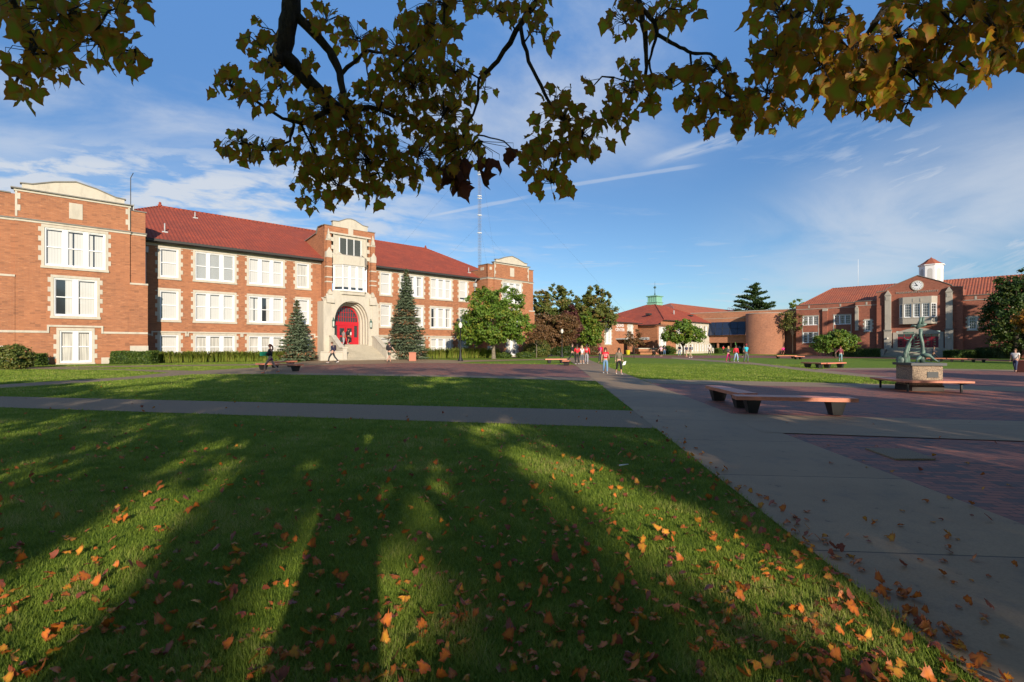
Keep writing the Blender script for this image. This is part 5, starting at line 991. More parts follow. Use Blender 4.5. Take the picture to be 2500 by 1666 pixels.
for k in range(13):
    p = loc(AT(1130+gl.normal()*28, 425+gl.normal()*24, 3.05)) if k < 8 else loc(AT(1185+(k-8)*17, 385+gl.normal()*8, 3.0)); PP.append(list(p)); DD.append((np.array([gl.normal()*.6, -1., gl.normal()*.3]), np.array([gl.normal()*.3, gl.normal()*.3, -1.]))); SS.append(.13 if k < 8 else .09); TT_.append(gl.random()); KK.append(1)
    tw.tube([loc(AT(1165, 345, 3.1)), p+Vector((0, 0, .03)), p], [.003, .002, .0012], 3, cap=False)
lim.build('limbs', bark, tm); tw.build('twigs', bark, tm)
KK = np.array(KK); PP = np.array(PP); SS = np.array(SS); TT_ = np.array(TT_)
def fr2(nd):
    Z = np.array([n_ for n_, _ in nd]); Y = np.array([d_ for _, d_ in nd]); Y = Y/np.linalg.norm(Y, axis=1, keepdims=True); Xx = np.cross(Y, Z); Xx /= np.linalg.norm(Xx, axis=1, keepdims=True); Z = np.cross(Xx, Y); return np.stack([Xx, Y, Z], 2)
def leaves(name, sel, mat, parent, curl=1.):
    idx = np.where(sel)[0]; R3 = fr2([DD[i] for i in idx]); T2 = T_M.copy(); T2[:, 2] *= curl; V, F = inst(T2, F_M, PP[idx], R3, SS[idx])
    w_ = SS[idx][:, None]*gl.normal(size=(len(idx), len(T_M)))*.035; V = V.reshape(len(idx), -1, 3)+w_[..., None]*gl.normal(size=(len(idx), 1, 3)); return npmesh(name, V.reshape(-1, 3), F, mat, parent, {'tint': np.repeat(TT_[idx], len(T_M)), 'edge': np.tile(EDG, len(idx))}, smooth=True)
leaves('leaves', KK == 0, L_maple, tm); leaves('dry_leaves', KK == 1, L_dead, tm, 2.2)
# ---- the rest of the row: w = lateral position of the shadow
def wx(w, y): return (w-.276*y)/.961
shade_tree('maple trunk close behind the viewer, second in the row', wx(1.33, -6.5), -6.5, 12, .30, 4.2, 81, 3.6)
shade_tree('slender maple behind the viewer, leftmost trunk shadow', wx(-1.22, -9), -9, 15, .20, 5.0, 82, 3.8)
shade_tree('tall maple behind the viewer to the left', wx(-5.6, -8), -8, 18.5, .32, 4.4, 83, 4.6, 9000)
shade_tree('broad low maple behind the viewer, far left', wx(-10.2, -9), -9, 9.5, .28, 3.6, 84, 4.2)
shade_tree('medium maple behind the viewer on the right', wx(6.2, -7), -7, 12, .30, 3.4, 85, 4.6, 8000)
shade_tree('maple behind the viewer beside the paved plaza', wx(12.0, -8), -8, 9.6, .28, 2.8, 86, 4.8, 9000)
shade_tree('maple behind the viewer near the brick paving', wx(19.5, -8), -8, 9.6, .30, 2.6, 87, 5.2, 9000)
shade_tree('maple behind the viewer, far right of the plaza', wx(27.5, -7), -7, 10.8, .30, 2.6, 88, 5.6, 9000)
shade_tree('maple beyond the plaza, outermost to the right', wx(36.5, -4), -4, 12.5, .32, 2.6, 89, 6., 9000)
for i_, (x_, y_, h_, w_) in enumerate(((71.5, 59, 19.5, 4.6), (79, 60, 18, 5.5), (88, 60, 18.5, 6), (70, 49, 17, 5), (62, 34, 13, 5))): shade_tree(('old oak right of the clock hall lawn', 'broad oak shading the clock hall doors', 'oak at the far right of the clock hall', 'lower oak right of the brick plaza', 'oak nearest the plaza on the right')[i_], x_, y_, h_, .45, 2.5, 90+i_, w_, 9000, grp='tall oaks off to the right', mat=L_dark, size=.5)
for lb_, x_, y_, h_, w_ in (('unseen small maple added beside the plaza edge, nearest the camera', 13, 3, 8.5, 3.4), ('unseen small maple added right of the near brick plaza', 24, 5, 6.6, 3.4), ('unseen small maple added right of the statue plaza', 31, 16, 6.5, 3.6), ('unseen small maple added left of the near lawn', -14, 2, 7, 3.4), ('unseen young maple at the near end of the cross path', 8.5, -2.5, 9, 3.4)): shade_tree(lb_, x_, y_, h_, .16, 2.4, 140+int(x_+20), w_, 9000, grp='unseen shading maples beside the plaza')  # small trees out of view, put in to darken plaza and near lawn
for i_, (w0, z0_, h_) in enumerate(((2.05, 5, 11), (-.75, 5.5, 12), (-2.0, 4.5, 11), (-4.2, 4, 10), (.55, 7.2, 13))): shade_tree('unseen sparse maple added far behind the viewer to dapple the light, number %d from the left' % ((4, 3, 2, 1, 5)[i_]), wx(w0, -27), -27, h_, .12, z0_, 160+i_, 1.1, 1500, grp='sparse maples added to dapple the light')  # sparse crowns added out of view to mottle the sunlit lanes
for i_, (w0, hw_, z0_, h_) in enumerate(((-1.3, .55, 4, 14), (-3.0, 1.15, 3, 12), (-5.6, 1.7, 3, 11), (-8.6, 1.8, 3, 10), (1.15, .75, 4, 13), (4.75, 2.3, 2.2, 13), (7.6, 3.4, 2.0, 12), (11.2, 3.8, 2.2, 11), (15.8, 4.2, 2, 11), (21, 4.6, 2, 11), (27, 5, 2, 11), (33.5, 5.4, 2, 12))): shade_tree('unseen maple added in a second row behind the viewer, number %d from the left' % (i_+1), wx(w0, -20), -20, h_, .22, z0_, 120+i_, hw_, 4200 if hw_ < 2 else 10500, grp='maples added behind the viewer to shape light lanes')  # back row added out of view, crown widths set to leave light lanes
# ---------------------------------------------------------------- grass blades near the camera
g = np.random.default_rng(5)
def inside(P, x, y):
    r = np.zeros(len(x), bool)
    for (x0, y0), (x1, y1) in zip(P, P[1:]+P[:1]):
        if y0 == y1: continue
        r ^= ((y0 > y) != (y1 > y)) & (x < (x1-x0)*(y-y0)/(y1-y0)+x0)
    return r
Nn = 900000; uy = g.random(Nn); Yb = 1.9*(46/1.9)**(uy**.9); Xb = (g.random(Nn)*2.04-1.02)*Yb*1.05; ok = ~((Xb < -28) & (Yb > 36)) & (Xb < 27)
jx, jy = Xb+g.normal(size=Nn)*.022, Yb+g.normal(size=Nn)*.022
for P_ in PAVED: ok &= ~inside(P_, jx, jy)
Xb, Yb = Xb[ok], Yb[ok]; n = len(Xb)
sc_ = np.clip(Yb/4.5, 1, 6.); hh = (.018+.026*g.random(n))*np.clip(sc_, 1, 1.2); edge_ = (e0.x+(Yb-e0.y)*d.x/d.y)-Xb; hh *= np.where(edge_ < .12, 1.35, 1.)
cl_ = np.sin(Xb*7.3+np.sin(Yb*5.1)*2)*np.sin(Yb*6.1+np.sin(Xb*4.3)*2); pt_ = np.sin(Xb*1.7+np.sin(Yb*1.3)*1.7)*np.sin(Yb*1.9+np.sin(Xb*.9)*2.1); hh *= (1+.22*cl_)*(1+.18*pt_)*(1+.9*(g.random(n) < .02))
ang = g.random(n)*6.283; ln = hh*(.3+.9*g.random(n)); wv = .0023*sc_*(1+.4*g.random(n)); V = np.zeros((n, 3, 3)); Zb = SLX*Xb+SLY*Yb
V[:, 0] = np.stack([Xb-wv*np.sin(ang), Yb+wv*np.cos(ang), Zb], 1); V[:, 1] = np.stack([Xb+wv*np.sin(ang), Yb-wv*np.cos(ang), Zb], 1); V[:, 2] = np.stack([Xb+ln*np.cos(ang), Yb+ln*np.sin(ang), Zb+hh], 1)
gr = npmesh('grass', V.reshape(-1, 3), (np.arange(n)[:, None]*3+np.array([[0, 1, 2]])), L_blade, None, {'tint': np.repeat(np.clip(.25+.2*cl_+.22*pt_+.5*g.random(n)**1.5, 0, 1), 3)})
tagd(gr, 'short green lawn grass blades in the near lawn', 'grass', kind='stuff')
# ---------------------------------------------------------------- fallen leaves
g = np.random.default_rng(9); cand = []
while len(cand) < 2300:
    y = 2.0*(22/2.0)**g.random(); x = (g.random()*2.06-1.03)*y*1.03
    if x > 1.03*y: continue
    pe = e0.x+(y-e0.y)*d.x/d.y; pr = e1.x+(y-e1.y)*d.x/d.y
    if x < pe: pdens = .32*math.exp(-((pe-x)/1.6))+.42 if y < 9 else .2
    elif x < pe+.25: pdens = .8
    elif x < pr: pdens = .13 if y < 5.5 else .04
    else: pdens = .03
    pdens *= (y/3.)**.5 if y < 3 else 1. if y < 7 else (7/y)**1.5
    if x < -2.5: pdens *= .6
    if g.random() < pdens: cand.append((y, x, x < pe))
cand.sort(key=lambda c: c[0]); tp = []
for v in range(6):
    T2 = T_M.copy()*.056; gg = np.random.default_rng(100+v); T2[:, 2] = T2[:, 2]*(.7+.35*(v % 3))*(1 if v % 2 else -1); T2 += gg.normal(size=T2.shape)*.0035; T2[:, 2] += (T2[:, 0]*gg.normal()*.45)*(1+gg.random()); T2[:, 1] -= .05; T2[:, 2] -= T2[:, 2].min()
    me_t = {}
    for c, nm in enumerate(('orange', 'yellow', 'dull red')):
        o = npmesh('fallen_leaf', T2, F_M, L_fall, None, {'tint': np.full(len(T2), (.15, .55, .95)[c]), 'edge': EDG}, smooth=True); me_t[nm] = o.data; bpy.data.objects.remove(o)
    tp.append((T2, me_t))
rest_v, rest_t = [], []
for i, (y, x, on) in enumerate(cand):
    v = int(g.integers(6)); nm = ('orange', 'yellow', 'dull red')[int(g.choice(3, p=(.54, .26, .20)))]; s = (.62+.55*g.random()); rz = g.random()*6.283; z = gz(x, y)+(.018 if on else .019)
    rxx, ryy = g.normal()*(.24 if on else .05), g.normal()*(.24 if on else .05)
    if i < 300:
        o = bpy.data.objects.new('fallen_leaf', tp[v][1][nm]); COL.objects.link(o); o.location = (x, y, z); o.rotation_euler = (rxx, ryy, rz); o.scale = (s, s, s)
        tagd(o, '%s fallen maple leaf lying on the %s' % (nm, 'near lawn grass' if on else 'concrete or brick paving'), 'leaf', '%s maple leaves on the %s' % (nm, 'near grass' if on else 'paving'))
    else:
        Rm = np.array((Matrix.Rotation(rz, 3, 'Z') @ Matrix.Rotation(ryy, 3, 'Y') @ Matrix.Rotation(rxx, 3, 'X'))); rest_v.append(tp[v][0]@Rm.T*s+[x, y, z]); rest_t.append({'orange': .15, 'yellow': .55, 'dull red': .95}[nm])
n = len(rest_v); k = len(T_M); o = npmesh('scattered_leaves', np.concatenate(rest_v), (F_M[0][None]+(np.arange(n)*k)[:, None, None]).reshape(-1, 3), L_fall, None, {'tint': np.repeat(rest_t, k), 'edge': np.tile(EDG, n)}, smooth=True)
tagd(o, 'small far fallen leaves scattered over lawn and paving', 'leaves', kind='stuff')
p = G(1522, 1147); mb = MB(); mb.tube([(-.06, 0, .012), (.075, 0, .02)], [.011, .006], 8); o = mb.build('litter', white, None, p+Vector((0, 0, .05)), .25); tagd(o, 'white rolled scrap lying on the sunlit grass near the path', 'litter')
# ================================================================ STREET FURNITURE
def bench(label, p, rz, ln=2.75, w=.52, h=.43, grp='low slatted plaza benches', off=.42):
    p = Vector((p[0], p[1], gz(p[0], p[1])+.012)); t = thing('plaza_bench', label, 'bench', p, rz, grp); mb = MB(); n = 5; sw = w/n
    for k in range(n): mb.box(-ln/2, ln/2, -w/2+k*sw+.006, -w/2+(k+1)*sw-.006, h-.095, h)
    mb.build('seat', benchw, t)
    for s in (-1, 1):
        x = s*(ln/2-off); mb = MB(); a = [(x-.10, -w*.30, 0), (x+.10, -w*.30, 0), (x+.10, w*.30, 0), (x-.10, w*.30, 0)]; b_ = [(x-.17, -w*.44, h-.097), (x+.17, -w*.44, h-.097), (x+.17, w*.44, h-.097), (x-.17, w*.44, h-.097)]
        for i in range(4): mb.poly([a[i], a[(i+1) % 4], b_[(i+1) % 4], b_[i]])
        mb.poly(b_); mb.poly(a[::-1]); mb.build('leg', black, t)
    return t
def between(pa, pb): a, b_ = G(*pa), G(*pb); return ((a.x+b_.x)/2, (a.y+b_.y)/2), math.atan2(b_.y-a.y, b_.x-a.x), (b_-a).length
c, a, l = between((1843, 1008), (2030, 1014)); bench('slatted bench nearest the viewer, angled across the shaded paving', c, a, 2.75)
c, a, l = between((1745, 976), (1822, 1000)); bench('slatted bench running away behind the nearest one, meeting its end', c, a, 2.6)
c, a, l = between((1968, 898), (2004, 900)); bench('slatted bench on the sunny plaza edge, left piece of the joined pair', c, a, 1.9, grp='low slatted plaza benches')
c, a, l = between((2004, 900), (2066, 898)); bench('slatted bench beside the pedestal lawn, right piece of the joined pair', c, a, 2.7)
c, a, l = between((1898, 876), (1938, 876)); bench('distant slatted bench left of the woman in maroon, on the far walk', c, a, 3.2)
c, a, l = between((1942, 878), (1956, 878)); bench('short distant slatted bench seen end on beside the far walk', c, a, 1.5)
c, a, l = between((632, 903), (734, 908)); bench('slatted bench behind the girl with the green folder', c, a, l*.98)
c, a, l = between((664, 899), (716, 896)); bench('rear slatted bench behind the girl, joined to the front one', c, a, 2.3)
c, a, l = between((1340, 888), (1372, 888)); bench('sunlit slatted bench on the grass edge of the entrance plaza', c, a, 2.0)
c, a, l = between((1375, 896), (1390, 890)); bench('slatted bench end by the group in red, corner of the plaza', c, a, 1.6)
for k, (x0, x1) in enumerate(((2262, 2310), (2312, 2362), (2364, 2414))): c, a, l = between((x0, 883+k), (x1, 884+k)); bench('low bench on the far lawn edge, %s of the row of three' % ('leftmost', 'middle', 'rightmost')[k], c, a, l*1.0)
def backbench(label, pa, pb, py, h=.85, m=None, grp='wooden benches with backs by the library'):
    c, a, l = between((pa, py), (pb, py)); t = thing('back_bench', label, 'bench', (*c, gz(*c)), a, grp); m = m or benchw; mb = MB()
    for k in range(4): mb.box(-l/2, l/2, -.25+k*.13, -.14+k*.13, .40, .45)
    mb.build('seat', m, t); mb = MB()
    for k in range(3): mb.box(-l/2, l/2, .27, .31, .50+k*.12, .60+k*.12)
    mb.build('backrest', m, t)
    for s in (-1, 1): mb = MB(); x = s*(l/2-.12); mb.box(x-.04, x+.04, -.22, -.16, 0, .40); mb.box(x-.04, x+.04, .31, .36, 0, .85); mb.box(x-.035, x+.035, -.16, .31, .34, .398); mb.build('leg', m, t)
backbench('backed bench in the shadow at the foot of the round tower', 1871, 1896, 862.5); backbench('backed bench behind the person in pink, beside the sapling', 1915, 1934, 862.5); backbench('backed bench before the clock hall left wing', 1949, 1975, 864)
backbench('green park bench among the daylilies under the window', 637, 662, 883, m=cloth((.02, .11, .075)), grp=None)
def bin_(label, px, py, w=.52, h=.85):
    p = G(px, py); t = thing('litter_bin', label, 'bin', p+Vector((0, 0, .01)), rad(12), 'terracotta square litter bins'); mb = MB(); mb.box(-w/2, w/2, -w/2, w/2, .03, h-.1); mb.box(-w/2+.03, w/2-.03, -w/2+.03, w/2-.03, 0, .03); mb.build('body', terra, t)
    mb = MB(); mb.box(-w/2-.03, w/2+.03, -w/2-.03, w/2+.03, h-.1, h-.04); mb.lathe([(w*.42, h-.04), (w*.3, h)], (0, 0, 0), 12); mb.build('lid', terra, t); mb = MB(); mb.lathe([(w*.2, h+.001), (w*.18, h+.004)], (0, 0, 0), 12); mb.build('opening', black, t)
bin_('terracotta litter bin in front of the taller spruce', 1007, 882, .68, .90); bin_('terracotta litter bin at the end of the brick seat wall', 1602, 866, .75, 1.1); bin_('terracotta litter bin before the dark lawn tree', 2005, 869, .75, 1.1); bin_('terracotta litter bin cut by the right edge beside the man in white', 2497, 909, .62, .85)
def lamp(label, px, py, ptop):
    p = G(px, py); h = (py-ptop)*p.y/FP; t = thing('lamp_post', label, 'street lamp', p, group='black globe lamp posts'); mb = MB(); k = h/4.2
    mb.lathe([(.26, 0), (.26, .12), (.17, .3), (.12, .55), (.09, .8), (.075, 1.0), (.062, 3.4*k), (.09, 3.42*k), (.09, 3.5*k), (.14, 3.56*k)], (0, 0, 0), 12); mb.build('post', black, t)
    mb = MB(); mb.lathe([(.10, 3.56*k), (.19, 3.72*k), (.20, 3.88*k), (.14, 4.05*k), (.05, 4.15*k), (.03, 4.2*k)], (0, 0, 0), 14); mb.build('globe', cloth((.62, .60, .54), .25), t)
lamp('black lamp post with pale acorn globe before the round tree', 1124, 882, 786); lamp('black lamp post with acorn globe beside the oak trees', 1372, 872.5, 803)
# brick seat wall of the quad building
c, a, l = between((1556, 866), (1598, 866)); t = thing('seat_wall', 'long low brick seat wall outside the canopied entrance', 'seat wall', (*c, gz(*c)), a); mb = MB(); mb.box(-l/2+.6, l/2, 0, .8, 0, .55); mb.build('base', brick, t); mb = MB(); mb.box(-l/2, l/2+.2, -.5, .8, .55, 1.05); mb.build('seat', brick, t); mb = MB(); mb.box(-l/2-.05, l/2+.25, -.55, .85, 1.05, 1.2); mb.build('coping', stone, t)
p = G(1533, 866); mb = MB(); t = thing('hanging_basket', 'yellow tub standing beside the canopy pier', 'tub', p); mb.lathe([(.25, 0), (.35, .1), (.42, .75), (.45, .8)], (0, 0, 0), 12); mb.build('tub', cloth((.6, .5, .02)), t)
p = G(2122, 871); t = thing('stone_planter', 'round pale planter beside the hedge left of the steps', 'planter', p); mb = MB(); mb.lathe([(.5, 0), (.75, .15), (.85, .5), (.9, .55), (.9, .62)], (0, 0, 0), 14); mb.build('bowl', stoneg, t); foliage('foliage', [(0, 0, .7, .7, .7, .2)], 500, .14, L_hedge, t, 3, .2)
p = G(2323, 872); t = thing('stone_planter', 'tall terracotta planter right of the wide front steps', 'planter', p); mb = MB(); mb.lathe([(.35, 0), (.4, .1), (.45, 1.1), (.52, 1.15), (.52, 1.25)], (0, 0, 0), 14); mb.build('bowl', terra, t); foliage('foliage', [(0, 0, 1.45, .5, .5, .25)], 500, .14, L_hedge, t, 4, .2)
p = G(2313, 871); t = thing('sandwich_board', 'dark folding sign board standing on the front steps', 'sign board', p, rad(-40)); mb = MB(); mb.prism([(-.45, -.3, 0), (.45, -.3, 0), (.45, -.02, 1.3), (-.45, -.02, 1.3)], (0, .03, 0)); mb.build('front_panel', cloth((.12, .13, .13)), t); mb = MB(); mb.prism([(-.45, .3, 0), (.45, .3, 0), (.45, .04, 1.3), (-.45, .04, 1.3)], (0, .03, 0)); mb.build('rear_panel', cloth((.12, .13, .13)), t)
p = G(1795, 864); t = thing('feather_flag', 'thin green and yellow flag in the dark undercroft', 'flag', p); mb = MB(); mb.tube([(0, 0, 0), (0, 0, 2.6)], .03, 5); mb.build('pole', black, t); mb = MB(); mb.prism([(.03, 0, .9), (.5, 0, .7), (.35, 0, 2.0), (.03, 0, 2.6)], (0, .02, 0)); mb.build('flag_cloth', cloth((.12, .35, .08)), t)
# ---- statue on its pedestal with the square bench
pc = G(2250, 951); pc = Vector((16.02, 19.6, gz(16.02, 19.6))); rz0 = rad(-9)
t = thing('pedestal', 'square pebble faced pedestal with dark cap in the shaded plaza', 'pedestal', pc+Vector((0, 0, .008)), rz0); s = .52
mb = MB(); mb.box(-s, s, -s, s, .22, .98); mb.build('block', aggr, t); mb = MB(); mb.box(-s-.03, s+.03, -s-.03, s+.03, 0, .22); mb.build('shaded_plinth', cloth((.06, .05, .045)), t); mb = MB(); mb.box(-s-.09, s+.09, -s-.09, s+.09, .98, 1.08); mb.build('cap', cloth((.05, .055, .06), .5), t)  # dark plinth colour paints in the shade under the bench
mb = MB(); mb.box(-.02, .36, -s-.02, -s+.01, .52, .74); mb.build('plaque', cloth((.03, .035, .04), .4), t)
t = thing('square_bench', 'wide square salmon wooden bench wrapped round the pedestal', 'bench', pc+Vector((0, 0, .008)), rz0); q = 1.16; hb = .43; mb = MB()
for k in range(4):
    Mx = Matrix.Rotation(rad(90*k), 4, 'Z')
    for j in range(4): a0 = .58+j*.15; a1 = a0+.14; mb.prism([Mx @ Vector(v) for v in ((-a1, -a1, hb-.07), (a1, -a1, hb-.07), (a0, -a0, hb-.07), (-a0, -a0, hb-.07))], (0, 0, .07))
mb.build('seat', benchw, t)
for x, y in ((-1, -1), (1, -1), (1, 1), (-1, 1)): mb = MB(); mb.box(x*.9-.03, x*.9+.03, y*.9-.03, y*.9+.03, 0, hb-.07); mb.prism([(x*.65, y*.65-.02, hb-.072), (x*1.12, y*1.12-.02, hb-.072), (x*.9, y*.9-.02, hb-.15)], (0, .04, 0)); mb.build('leg', black, t)
t = thing('statue', 'tall abstract green bronze sculpture with ladder of ribs', 'statue', pc+Vector((-.05, 0, 1.088)), rad(-36)); t.scale = (.86, .86, .98); mb = MB()
mb.tube([(-.42, 0, 0), (-.46, 0, .25), (-.40, 0, .55), (-.28, .02, .85), (-.17, .02, 1.05), (-.10, 0, 1.15)], [.12, .10, .08, .05, .03, .025], 10); mb.tube([(-.36, .05, 0), (-.34, .06, .4), (-.24, .05, .8)], [.12, .07, .04], 8); mb.lathe([(.14, 0), (.17, .10), (.14, .2), (.04, .25)], (-.60, 0, .0), 10, sq=(1.2, .7)); mb.build('left_blade', bronze, t)
mb = MB(); mb.tube([(.18, 0, 0), (.16, 0, .18), (.20, 0, .45), (.17, 0, .8), (.10, 0, 1.1), (.12, 0, 1.35)], [.11, .10, .085, .07, .065, .08], 12); mb.tube([(.18, 0, .3), (.42, -.05, .28), (.60, -.05, .12), (.78, -.05, .02)], [.12, .07, .035, .015], 8); mb.tube([(.15, 0, .25), (-.02, -.1, .12), (-.05, -.12, 0)], [.1, .05, .03], 6); mb.build('right_column', bronze, t)
mb = MB(); mb.tube([(-.06, 0, 1.38), (.05, 0, 1.48), (.22, 0, 1.50), (.32, 0, 1.56)], [.06, .09, .07, .04], 10); mb.tube([(.04, 0, 1.5), (.10, 0, 1.66), (.12, 0, 1.82)], [.07, .06, .05], 8); mb.tube([(.16, 0, 1.5), (.20, 0, 1.7), (.22, 0, 1.84)], [.06, .055, .04], 8); mb.tube([(-.02, 0, 1.45), (-.18, 0, 1.50), (-.24, 0, 1.42)], [.05, .04, .03], 8); mb.build('head', bronze, t)
mb = MB(); mb.box(-.52, -.12, -.03, .03, 1.16, 1.24); mb.tube([(-.50, 0, 1.02), (-.42, 0, .93), (-.30, 0, .92)], .025, 6); mb.tube([(-.14, 0, .95), (-.16, 0, 1.1), (-.04, 0, 1.2), (.04, 0, 1.1), (-.02, 0, .95)], .022, 6); mb.build('arm_bar', bronze, t)
mb = MB()
for k in range(6): z = .35+k*.11; mb.tube([(-.33+.04*k, 0, z), (-.15+.02*k, -.09, z-.03), (.09, 0, z)], .014, 6)
mb.build('ladder_ribs', bronze, t)
# ================================================================ PEOPLE
skins = {'fair': M('skin_fair', (.50, .28, .20), .6), 'tan': M('skin_tan', (.33, .18, .11), .6), 'brown': M('skin_brown', (.14, .07, .045), .6)}
def skin(name, pts, edges, rads, mat, parent, root=0, sub=1):
    me = bpy.data.meshes.new(name); me.from_pydata([tuple(p) for p in pts], edges, []); me.materials.append(mat); o = bpy.data.objects.new(name, me); COL.objects.link(o); o.parent = parent
    m = o.modifiers.new('skin', 'SKIN'); m.use_smooth_shade = True; m.use_x_symmetry = False
    if not me.skin_vertices: me.skin_vertices.new(name='')
    for v, r in zip(me.skin_vertices[0].data, rads): v.radius = r if isinstance(r, tuple) else (r, r)
    for v in me.skin_vertices[0].data: v.use_root = False
    me.skin_vertices[0].data[root].use_root = True
    s = o.modifiers.new('sub', 'SUBSURF'); s.levels = s.render_levels = sub; return o
def person(label, px, py, hp, head=0, stride=.0, arms=('down', 'down'), top=(.5, .02, .03), sleeve='long', bot=(.05, .07, .12), leg='long', hair=(.05, .03, .02), hl='short', sk='fair', shoe=(.5, .5, .5), loc_=None, H=None, lean=0., grp='people walking across the campus', coat=None, lift=0.):
    """head: heading in degrees, 0 = facing the viewer, 90 = facing right in the picture"""
    p = loc_ or G(px, py); p = Vector(p); H = H or min(1.92, max(1.5, hp*p.y/FP)); k = H/1.72
    t = thing('person', label, 'person', p+Vector((0, 0, .015)), rad(head), grp); t.scale = (k, k, k)
    fem = hl != 'short'; sw = .165 if fem else .19
    hipz = .92-.03*abs(stride); fw = lambda z: -lean*(z-.9)
    pel = (0, 0, hipz); bel = (0, fw(1.08), 1.08); ch = (0, fw(1.3), 1.29); nk = (0, fw(1.45)-.01, 1.45); hb_ = (0, fw(1.52)-.02, 1.53); hm = (0, fw(1.6)-.03, 1.61); ht = (0, fw(1.7)-.02, 1.68)
    P = [pel, bel, ch, nk, hb_, hm, ht]; E_ = [(0, 1), (1, 2), (2, 3), (3, 4), (4, 5), (5, 6)]; R_ = [(.135, .10), (.115 if fem else .13, .09), (.14, .10), (.055, .055), (.06, .065), (.078, .095), (.06, .07)]
    legs, arm = {}, {}
    for i, s in enumerate((-1, 1)):
        st = stride*(1 if i else -1); hipj = (s*.085, 0, hipz-.04); kn = (s*.095, -st*.30-.02-(.05 if st > 0 else 0), .49-.02*abs(stride)); an = (s*.095, -st*.55+(.10 if st < 0 else 0)+.02, .085+(.09*abs(stride) if st < 0 else 0.)); toe = (s*.11, an[1]-.15, .035+(0. if st >= 0 else -.0)); b0 = len(P)
        P += [hipj, kn, an, toe]; E_ += [(0, b0), (b0, b0+1), (b0+1, b0+2), (b0+2, b0+3)]; R_ += [(.085, .085), .056, .040, (.035, .025)]; legs[s] = (hipj, kn, an, toe)
    for i, s in enumerate((-1, 1)):
        mode = arms[i]; sh_ = (s*sw, fw(1.38), 1.385); sg = s*1.
        if mode == 'down': el = (s*(sw+.06), fw(1.1)+.03, 1.12); wr = (s*(sw+.08), fw(.9)-.04, .88)
        elif mode == 'fwd': el = (s*(sw+.05), -.10, 1.13); wr = (s*(sw+.03), -.26, .93)
        elif mode == 'back': el = (s*(sw+.05), .16, 1.13); wr = (s*(sw+.06), .22, .90)
        elif mode == 'bent': el = (s*(sw+.05), -.04, 1.12); wr = (s*.07, -.26, 1.14)
        elif mode == 'up': el = (s*(sw+.10), -.14, 1.33); wr = (s*.05, -.18, 1.52)
        elif mode == 'out': el = (s*(sw+.16), -.02, 1.17); wr = (s*(sw+.30), -.06, .98)
        b0 = len(P); P += [sh_, el, wr]; E_ += [(2, b0), (b0, b0+1), (b0+1, b0+2)]; R_ += [.055, .040, .028]; arm[s] = (sh_, el, wr)
        w_ = Vector(wr); dr = (w_-Vector(el)).normalized(); lat = Vector((0, -1, 0)) if abs(dr.y) < .8 else Vector((0, 0, 1)); lat = (lat-dr*lat.dot(dr)).normalized(); inn = dr.cross(lat)*s
        pm = w_+dr*.065; P.append(tuple(pm)); E_.append((b0+2, b0+3)); R_.append((.034, .016))
        for f in range(4):
            o_ = lat*(-.027+.018*f)*-1; l_ = (.036, .042, .040, .031)[f]; a_ = pm+o_+dr*.02; b1 = len(P); P += [tuple(a_), tuple(a_+dr*l_), tuple(a_+dr*l_*1.55-inn*.016)]; E_ += [(b0+3, b1), (b1, b1+1), (b1+1, b1+2)]; R_ += [.010, .008, .007]
        b1 = len(P); P += [tuple(w_+dr*.03+lat*.038), tuple(w_+dr*.065+lat*.052)]; E_ += [(b0+2, b1), (b1, b1+1)]; R_ += [.011, .009]
    body = skin('body', P, E_, R_, skins[sk], t)
    # face: nose, eyes, mouth, ears
    hy = hm[1]; mb = MB(); mb.prism([(-.012, hy-.088, 1.575), (.012, hy-.088, 1.575), (0, hy-.085, 1.625)], (0, -.02, -.004)); mb.lathe([(.012, -.02), (.018, 0), (.01, .025)], (-.078, hy+.01, 1.6), 6); mb.lathe([(.012, -.02), (.018, 0), (.01, .025)], (.078, hy+.01, 1.6), 6); mb.build('nose_and_ears', skins[sk], t)
    mb = MB(); mb.lathe([(.003, -.008), (.011, 0), (.003, .008)], (-.03, hy-.086, 1.625), 6); mb.lathe([(.003, -.008), (.011, 0), (.003, .008)], (.03, hy-.086, 1.625), 6); mb.box(-.022, .022, hy-.092, hy-.08, 1.548, 1.555); mb.build('eyes_and_mouth', black, t)
    # clothes
    L1, L2 = legs[-1], legs[1]; mt = cloth(top); mbm = cloth(bot)
    T = [(0, 0, .93 if not coat else .86), bel, (0, ch[1], 1.30), (0, nk[1], 1.42)]; TE = [(0, 1), (1, 2), (2, 3)]; TR = [(.150, .118), (.135 if fem else .15, .112), (.155, .125), (.075, .075)]
    for s in (-1, 1):
        a = arm[s]; b0 = len(T); T.append((a[0][0]*1.0, a[0][1], a[0][2]-.01)); TE.append((2, b0)); TR.append(.070)
        if sleeve == 'long': T += [a[1], tuple(Vector(a[1]).lerp(Vector(a[2]), .9))]; TE += [(b0, b0+1), (b0+1, b0+2)]; TR += [.055, .043]
        elif sleeve == 'short': T.append(tuple(Vector(a[0]).lerp(Vector(a[1]), .55))); TE.append((b0, b0+1)); TR.append(.062)
    skin('jacket' if sleeve == 'long' else 'shirt', T, TE, TR, mt, t)
    Bp = [(0, 0, hipz+.06), (0, 0, hipz-.01)]; BE = [(0, 1)]; BR = [(.140, .108), (.148, .115)]
